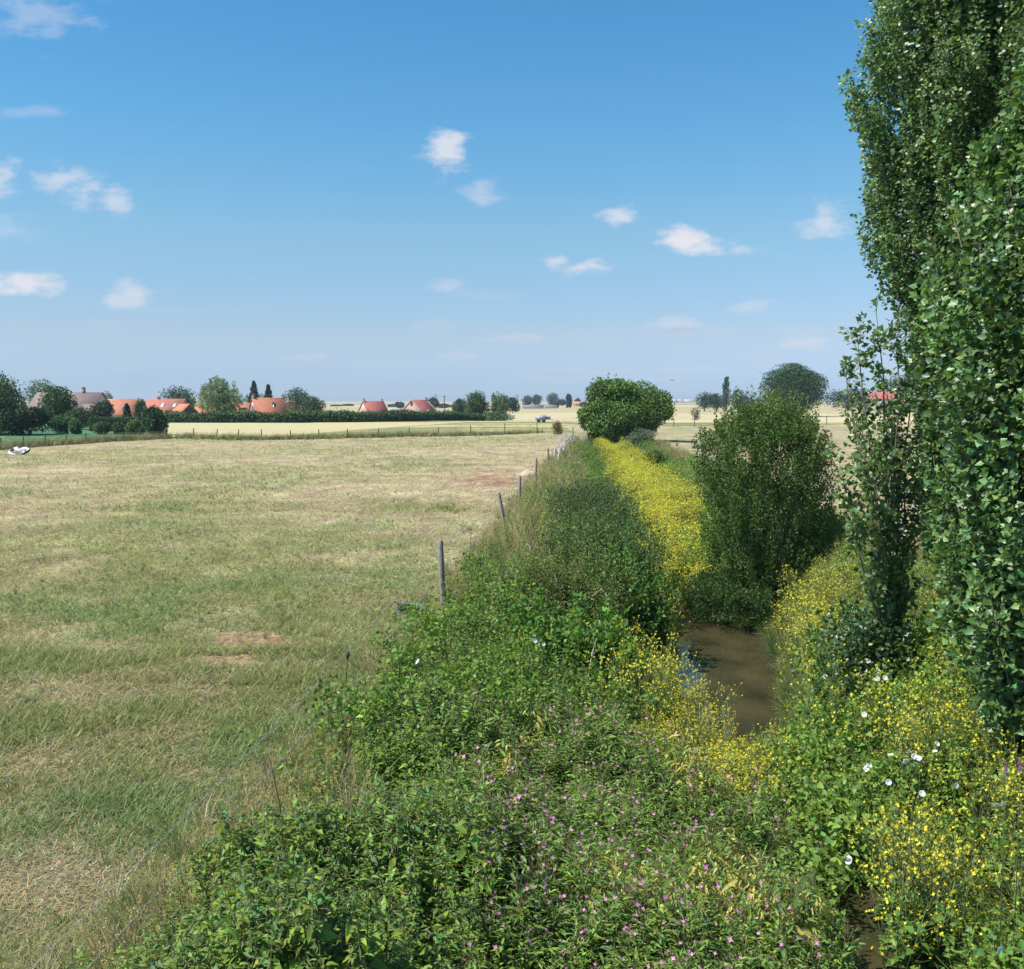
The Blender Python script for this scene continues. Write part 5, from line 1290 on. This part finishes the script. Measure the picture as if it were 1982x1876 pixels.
    bd = ~must & ~grass_ & ~net
    hh = np.clip(rnd(len(x), .4, .85) + (fbm(x + 50, y, 1.0, 2) - .5) * .9, .3, 1.1) * np.where(x > cx(y) + hw(y) + .5, 1, .75)
    plant(gM, 'mustard', x[must], y[must], hh[must] * 1.25, (1, 1, 1), .2)
    plant(gB, 'bindweed', x[bd], y[bd], hh[bd] * 1.25, np.where((rng.random(bd.sum()) < .3)[:, None], (1.3, 1.1, 1.1), np.where((rng.random(bd.sum()) < .4)[:, None], (.7, .8, .85), (1.05, 1.05, 1.0))), .25)
    plant(gN, 'nettle', x[net], y[net], hh[net] * 1.05, (1.25, 1.15, .9), .15)
    tint = np.where((rng.random(grass_.sum()) < .4)[:, None], (.34, .31, .15), (.13, .21, .06)); plant(gT, 'grass', x[grass_], y[grass_], hh[grass_] * 1.1, tint, .3)
    n = 560; y = rnd(n, 5, 14.6); x = cx(y) + rng.normal(0, .4, n); ok = ~((y > 9.3) & (y < 11.4) & (np.abs(x - cx(y)) < .5)) & clear_view(x, y, 1.1); x, y = x[ok], y[ok]; q = rng.random(len(x))
    plant(gB, 'bindweed', x[q < .45], y[q < .45], rnd((q < .45).sum(), 1.0, 1.6), (1.0, 1.0, 1.0), .3)
    plant(gN, 'nettle', x[(q >= .45) & (q < .7)], y[(q >= .45) & (q < .7)], rnd(((q >= .45) & (q < .7)).sum(), .8, 1.3), (1.1, 1.1, 1.0), .25)
    plant(gT, 'grass', x[q >= .7], y[q >= .7], rnd((q >= .7).sum(), .7, 1.1), (.15, .25, .07), .5)
    # overhanging grass at both water edges
    n = 520; y = scatter(n, 0, 1, 15, 27, 1.2)[1]; s = rng.random(n) < .75; x = np.where(s, cx(y) + hw(y) + rng.normal(.02, .1, n), cx(y) - hw(y) - rng.normal(.02, .1, n))
    plant(gT, 'grass', x, y, rnd(n, .25, .6), np.where((rng.random(n) < .3)[:, None], (.3, .28, .13), (.10, .19, .06)), .6, z=np.full(n, -1.6))
    # iris-like blades and dry grass by the poplars
    n = 300; x = rnd(n, 5.6, 10.5); y = rnd(n, 12, 30); ok = x > cx(y) + 2.2; x, y = x[ok], y[ok]; plant(gT, 'grass', x, y, rnd(len(x), .5, .9), np.where((rng.random(len(x)) < .6)[:, None], (.36, .30, .15), (.12, .18, .06)), .25)
    n = 2200; y = scatter(n, 0, 1, 24, 95, 1.2)[1]; x = cx(y) + 3 + rng.normal(.5, .7, n); plant(gT, 'grass', x, y, rnd(n, .3, .75), np.where((rng.random(n) < .6)[:, None], (.38, .33, .18), (.12, .18, .07)), .3)
    # fresh tufts in the pasture
    n = 9000; x = rnd(n, -16, 0); y = scatter(n, 0, 1, 5, 45, 1.3)[1]; ok = (x < fx_(y) - .2) & in_view(x, y, .1); x, y = x[ok], y[ok]; g = greenness(x, y) * (fbm(x, y, .9, 2) > .5); ok = rng.random(len(x)) < g * .8; x, y = x[ok], y[ok]
    plant(gT, 'grass', x, y, rnd(len(x), .09, .24), (.15, .215, .075), .4)
    # grass tufts under the far fences
    n = 2600; k = rng.integers(0, len(ff) - 1, n); u = rng.random(n)[:, None]; P = ff[k] * (1 - u) + ff[k + 1] * u + rng.normal(0, .5, (n, 2)) * [1, 2.2]
    plant(gT, 'grass', P[:, 0], P[:, 1], rnd(n, .35, .8), np.where((rng.random(n) < .45)[:, None], (.36, .32, .17), (.14, .19, .07)), .4)
    def fin(G, name, label, cat, mat):
        o = G.build(name, mat); o['label'] = label; o['category'] = cat; o['kind'] = 'stuff'
    fin(gN, 'nettles', 'dark green stinging nettles with drooping tassels along the banks', 'nettles', M_LEAF)
    fin(gW, 'willowherb', 'pink flowered willowherb with yellowing lower leaves on the left bank', 'wildflowers', M_LEAF)
    fin(gM, 'mustard_flowers', 'yellow flowering mustard filling the ditch and stream edges', 'wildflowers', M_PETAL)
    fin(gB, 'bindweed_leaves', 'bright green heart shaped bindweed leaves over the banks', 'ground cover', M_LEAF)
    fin(gT, 'tall_grass', 'tall dry and green grass along banks and fences', 'grass', M_GRASS)
build_cover()

def build_pasture_grass():
    """blades of the grazed pasture: many lie flat and dry"""
    G = Geo()
    def batch(n, y0, y1, ln, wd, pw, tufts=False):
        y = (y0 ** (1 - pw) + rng.random(n) * (y1 ** (1 - pw) - y0 ** (1 - pw))) ** (1 / (1 - pw))
        xl = (-60 - 991) / FPX * y * 1.02; xr = fx_(y) + .5; x = xl + (xr - xl) * rng.random(n)
        sl = soil(x, y); keep = rng.random(n) > sl * .96; x, y = x[keep], y[keep]; n = len(x)
        g = greenness(x, y); isg = rng.random(n) < (g * .95 + .10)
        b = sstep(.5, .7, fbm(x + 90, y, .4, 3))
        c = np.where(isg[:, None], GREEN[None] * (1 - b[:, None]) + BGREEN[None] * b[:, None], STRAW[None] * 1.02)
        c = vary(c, n, .36, .2) * 1.12
        a = rnd(n, 0, 6.283) + 2.4 * fbm(x, y, .5, 2); flat = np.where(isg, rnd(n, .35, 1.4), rnd(n, .05, .7))
        D = np.stack([np.cos(a), np.sin(a), flat], 1); X, Y, Z = frames(D, np.stack([-np.cos(a) * flat, -np.sin(a) * flat, np.ones(n)], 1) + rng.normal(0, .2, (n, 3)))
        L = ln * rnd(n, .5, 1.3) * np.where(isg, 1 + .5 * g, .95) * (y / y0) ** .45
        P = np.stack([x, y, gz(x, y) + np.where(isg, -.005, rnd(n, 0, .035))], 1)
        stamp(G, *blade(wd, -.3), P, X, Y, Z, L, c)
    batch(250000, 4.6, 16, .085, .028, 1.4)
    batch(170000, 14, 40, .11, .034, 1.5)
    batch(70000, 36, 112, .20, .05, 1.4)
    # right pasture, seen between the trees
    n = 26000; y = rnd(n, 24, 60); x = np.interp(y, [24, 60], [9.5, 11]) + rnd(n, 0, 1) * y * .35; a = rnd(n, 0, 6.28); isg = rng.random(n) < .22; fl = rnd(n, .1, .9)
    D = np.stack([np.cos(a), np.sin(a), fl], 1); X, Y, Z = frames(D, np.stack([np.zeros(n), np.zeros(n), np.ones(n)], 1) + rng.normal(0, .3, (n, 3)))
    stamp(G, *blade(.03, -.3), np.stack([x, y, gz(x, y)], 1), X, Y, Z, rnd(n, .1, .22), vary(np.where(isg[:, None], GREEN[None], STRAW[None] * 1.05), n, .22, .15))
    o = G.build('pasture_grass', M_GRASS); tag(o, 'short dry and green blades of the grazed pasture', 'grass', kind='stuff')
build_pasture_grass()

# ------------------------------------------------------------------ countable flowers
def build_flowers():
    # white trumpets of bindweed, each a thing
    W = [(1678, 1252, 'highest'), (1679, 1263, ''), (1681, 1280, ''), (1700, 1299, ''), (1713, 1312, ''), (1698, 1314, ''), (1757, 1276, ''), (1597, 1310, ''), (1673, 1383, ''),
         (1759, 1455, ''), (1753, 1473, ''), (1770, 1464, ''), (1773, 1478, ''), (1778, 1468, ''), (1724, 1461, ''), (1682, 1482, ''), (1677, 1488, ''), (1815, 1440, ''), (1720, 1514, ''),
         (1785, 1536, ''), (1851, 1520, ''), (1942, 1555, ''), (1928, 1558, ''), (1643, 1665, ''), (1638, 1661, ''), (1034, 1230, ''), (1036, 1240, ''), (1052, 1247, ''), (808, 1281, ''), (1936, 1838, ''), (1810, 1454, '')]
    labs = {0: 'white bindweed trumpet, topmost of the three stacked beside the young poplar foot', 1: 'white bindweed trumpet, middle one of the three stacked beside the young poplar foot',
            2: 'white bindweed trumpet, lowest of the three stacked beside the young poplar foot', 3: 'white bindweed flower, upper one of the trio just below the young poplar',
            4: 'white bindweed flower, right one of the trio just below the young poplar', 5: 'white bindweed flower, lower left one of the trio below the young poplar',
            6: 'small white bindweed flower right of the yellow blooms under the young poplar', 7: 'lone white bindweed flower nearest the right edge of the open water',
            8: 'lone white bindweed flower in the green cover right of the water bend', 9: 'white bindweed flower, topmost of the large right bank cluster',
            10: 'white bindweed flower, leftmost and largest of the right bank cluster', 11: 'white bindweed flower, upper right one in the right bank cluster',
            12: 'white bindweed flower, lowest in the right bank cluster', 13: 'white bindweed flower, rightmost in the right bank cluster',
            14: 'white bindweed flower just left of the large right bank cluster', 15: 'white bindweed flower, upper one of a close pair left of the cluster',
            16: 'white bindweed flower, lower one of a close pair left of the cluster', 17: 'small white bindweed flower at the dark gap above the yellow mustard',
            18: 'lone white bindweed flower directly below the large cluster', 19: 'white bindweed flower among yellow mustard below the cluster',
            20: 'white bindweed flower in the middle of the right mustard patch', 21: 'white bindweed flower, right one of the pair at the right picture edge',
            22: 'white bindweed flower, left one of the pair at the right picture edge', 23: 'big white bindweed flower low on the right bank, right half of a double bloom',
            24: 'big white bindweed flower low on the right bank, left half of a double bloom', 25: 'white flower head standing above the left bank brambles, upper one',
            26: 'white flower head standing above the left bank brambles, lower one', 27: 'small white flower right of the pair over the left bank brambles',
            28: 'single white flower near the tyre at the left bank edge', 29: 'white flower at the bottom right corner of the picture', 30: 'sliver of a white bindweed flower beside the yellow mustard top'}
    n = 14; tv = [(0, 0, -.4)]
    for r, z in ((.28, -.16), (.62, .02), (1.0, .10)):
        for j in range(n):
            a = 2 * math.pi * j / n; q = r * (1 + (.06 * math.cos(5 * a) if r > .9 else 0)); tv.append((q * math.cos(a), q * math.sin(a), z + (.04 * math.cos(5 * a) if r > .9 else 0)))
    tf = [(0, 1 + j, 1 + (j + 1) % n) for j in range(n)]
    for k in range(2):
        for j in range(n):
            a, b, c, d = 1 + k * n + j, 1 + k * n + (j + 1) % n, 1 + (k + 1) * n + (j + 1) % n, 1 + (k + 1) * n + j
            tf += [(a, d, c), (a, c, b)]
    tv = np.array(tv, float); tf = np.array(tf)
    for i, (px, py, _) in enumerate(W):
        # find how far the view reaches before the plant cover, about .75 m above the ground
        Y = 3.
        u, dy, dz = ray(px, py)
        while True:
            t_ = Y / dy; x, z = u * t_, CAM_H + dz * t_
            top = base_z(x, Y) + (1.22 if x > float(cx(Y)) else 1.15)
            if 24.5 > Y > 14.5 and x < 3.6 and x > 0: top += .35
            if z < top + .05 or Y > 60: break
            Y += .1
        c = np.array([x, Y, z]); s = .037 * (1.25 if i in (10, 23, 24) else .75 if i in (6, 17, 27, 30) else 1)
        o = thing('bindweed_flower', labs[i], 'flower', tuple(c), 0, 'white bindweed flowers')
        face = norm(np.array([[rng.normal(-.15, .3), -1.0, rng.uniform(.5, 1.1)]]))
        X, Y_, Z = frames(rdir(1), face)
        G = Geo(); stamp(G, tv, tf, np.zeros((1, 3)), X, Y_, Z, np.array([s]), np.array([[.86, .86, .88]])); G.build('petals', M_PETAL, o)
        G = Geo(); p = -face[0] * s * .6; tube(G, [p, p + (0, .03, -.06), p + (0, .05, -.25)], [.006, .003, .002], (.12, .2, .06), 5); G.build('stalk', M_LEAF, o)
    # tall mustard plants in front of the water
    for px, py, top, lab in [(1352, 1480, 1292, 'tall branching mustard plant standing against the open water'), (1500, 1450, 1392, 'thin arching mustard sprig at the right edge of the open water'), (1400, 1490, 1340, 'shorter mustard plant in front of the water, right of the tall one')]:
        x, y = at(px, py, -1.1); z0 = base_z(x, y); zt = atY(px, top, y)[1]; h = zt - z0
        t = thing('mustard_plant', lab, 'wildflower', (x, y, z0))
        S_ = Geo(); Fl = Geo(); heads = []
        tube(S_, [(0, 0, -.05), (.02, 0, h * .4), (.0, 0, h * .72)], [.011, .008, .005], (.30, .36, .22), 5)
        nb = 24 if 'tall' in lab else 9
        for b in range(nb):
            a = rnd(1, 0, 6.28)[0]; f0 = rng.uniform(.3, .72); r = rng.uniform(.1, .42) * (1.2 - f0); p0 = np.array([0, 0, h * f0]); p1 = p0 + np.array([math.cos(a) * r, math.sin(a) * r, h * rng.uniform(.12, .33)]); p1[2] = min(p1[2], h)
            tube(S_, [p0, p0 * .5 + p1 * .5 + (math.cos(a) * .04, math.sin(a) * .04, -.03), p1], [.004, .003, .002], (.26, .34, .18), 4); heads.append(p1)
            for q in range(2):
                m = p0 * .4 + p1 * .6; p2 = m + rng.normal(0, .07, 3) + (0, 0, .09); tube(S_, [m, p2], .0018, (.26, .34, .18), 3); heads.append(p2)
        H_ = np.repeat(np.array(heads), 4, 0); H_ = H_ + rng.normal(0, .010, H_.shape); n_ = len(H_)
        X, Y_, Z = frames(rdir(n_), rdir(n_, .4)); stamp(Fl, *CHIP, H_, X, Y_, Z, rnd(n_, .010, .016), vary((.76, .64, .04), n_, .1, .06))
        S_.build('stem', M_LEAF, t); Fl.build('blossoms', M_PETAL, t)
        L_ = Geo(); n_ = 12; f = rnd(n_, .05, .5) * h; a = rnd(n_, 0, 6.28); X, Y_, Z = frames(np.stack([np.cos(a), np.sin(a), rnd(n_, 0, .5)], 1), np.tile([0, 0, 1.], (n_, 1)) + rng.normal(0, .2, (n_, 3)))
        stamp(L_, *LEAF5, np.stack([np.cos(a) * .01, np.sin(a) * .01, f], 1), X, Y_, Z, rnd(n_, .07, .13), vary((.12, .2, .08), n_)); L_.build('leaves', M_LEAF, t)
    # two purple loosestrife spikes
    for px, py, lab in [(1947, 1487, 'purple loosestrife spike near the right edge, left one'), (1975, 1480, 'purple loosestrife spike at the right picture edge, right one')]:
        x, y = at(px, py, .75); z0 = base_z(x, y); zt = atY(px, py - 12, y)[1]; h = zt - z0
        t = thing('purple_spike', lab, 'wildflower', (x, y, z0), 0, 'purple loosestrife spikes')
        G = Geo(); tube(G, [(0, 0, 0), (.01, 0, h * .5), (0, 0, h)], [.006, .005, .002], (.12, .13, .06), 4); G.build('stem', M_LEAF, t)
        G = Geo(); n_ = 60; f = rnd(n_, 0, 1); a = rnd(n_, 0, 6.28); r = .02 * (1 - f * .6); P = np.stack([np.cos(a) * r, np.sin(a) * r, h - .16 + .17 * f], 1); X, Y_, Z = frames(rdir(n_), np.stack([np.cos(a), np.sin(a), np.full(n_, .3)], 1))
        stamp(G, *CHIP, P, X, Y_, Z, rnd(n_, .006, .01), vary((.38, .10, .36), n_, .15, 0)); G.build('blossoms', M_PETAL, t)
        G = Geo(); n_ = 16; f = rnd(n_, .2, .8) * h; a = rnd(n_, 0, 6.28); X, Y_, Z = frames(np.stack([np.cos(a), np.sin(a), rnd(n_, .1, .6)], 1), np.tile([0, 0, 1.], (n_, 1))); stamp(G, *LANCE, np.stack([0 * a, 0 * a, f], 1), X, Y_, Z, rnd(n_, .06, .1), vary((.09, .14, .05), n_)); G.build('leaves', M_LEAF, t)
    # dead stalks and a fallen branch on the left bank
    for (p0, p1, Y0, Y1, r, lab) in [((1123, 1340), (1155, 1235), 15.2, 16.0, .012, 'pale dry stalk slanting up through the brambles of the left bank'), ((905, 1075), (915, 1010), 23.5, 23.7, .008, 'thin dark dead stem in the pasture edge right of the upright post'),
                                     ((548, 1570), (516, 1450), 7.7, 7.8, .006, 'thin dark dead stalk above the nettles near the barbed wire'), ((1400, 1225), (1460, 1255), 25.2, 24.0, .03, 'fallen pale branch at the head of the open water')]:
        xa, za = atY(*p0, Y0); xb, zb_ = atY(*p1, Y1)
        o = thing('dead_stalk' if r < .02 else 'fallen_branch', lab, 'dead branch', (xa, Y0, za)); G = Geo()
        b = np.array([0, 0, -.35 if r < .02 else 0]); e = np.array([xb - xa, Y1 - Y0, zb_ - za]); tube(G, [b, b * .4 + e * .35 + (.02, 0, 0), e * .7, e], [r, r * .9, r * .7, r * .3], (.4, .36, .3), 5)
        tube(G, [e * .6, e * .6 + (.12, .1, .14)], [r * .5, r * .2], (.4, .36, .3), 4); G.build('stick', M_DEAD if 'dark' not in lab else M_DARKWOOD, o)
    # old low post wrapped in dry grass next to the stake
    x, y = at(652, 1398); z = base_z(x, y); t = thing('old_post', 'short leaning grey post wrapped in dry grass at the bank edge', 'fence post', (x, y, z))
    G = Geo(); tube(G, [(0, 0, -.2), (0, 0, .2), (.03, 0, .38), (.02, .02, .42)], [.055, .055, .05, .03], (.3,) * 3, 8); G.build('post', M_DEAD, t)
    G = Geo(); n_ = 90; a = rnd(n_, 0, 6.28); P = np.stack([np.cos(a) * .05, np.sin(a) * .05, rnd(n_, 0, .38)], 1); X, Y_, Z = frames(np.stack([np.cos(a) * .5, np.sin(a) * .5, rnd(n_, -.5, .8)], 1), rdir(n_)); stamp(G, *blade(.02, .4), P, X, Y_, Z, rnd(n_, .12, .3), vary((.45, .38, .22), n_, .2, .1)); G.build('dry_grass', M_GRASS, t)
    # tuft of dead grey poles / debris by the water's left edge
build_flowers()

# ------------------------------------------------------------------ haze
def build_haze():
    m = bpy.data.materials.new('haze_air'); m.use_nodes = True; nt = m.node_tree; nt.nodes.clear()
    o = nt.nodes.new('ShaderNodeOutputMaterial'); v = nt.nodes.new('ShaderNodeVolumePrincipled')
    v.inputs['Color'].default_value = (.72, .86, 1.0, 1); v.inputs['Density'].default_value = HAZE; v.inputs['Anisotropy'].default_value = .2
    nt.links.new(v.outputs[0], o.inputs['Volume'])
    G = Geo(); box(G, (0, 3000, 11), (13600, 9000, 28)); h = G.build('haze', m); tag(h, 'pale summer haze over the fields', 'haze', kind='stuff')
HAZE = .00017
if HAZE: build_haze()
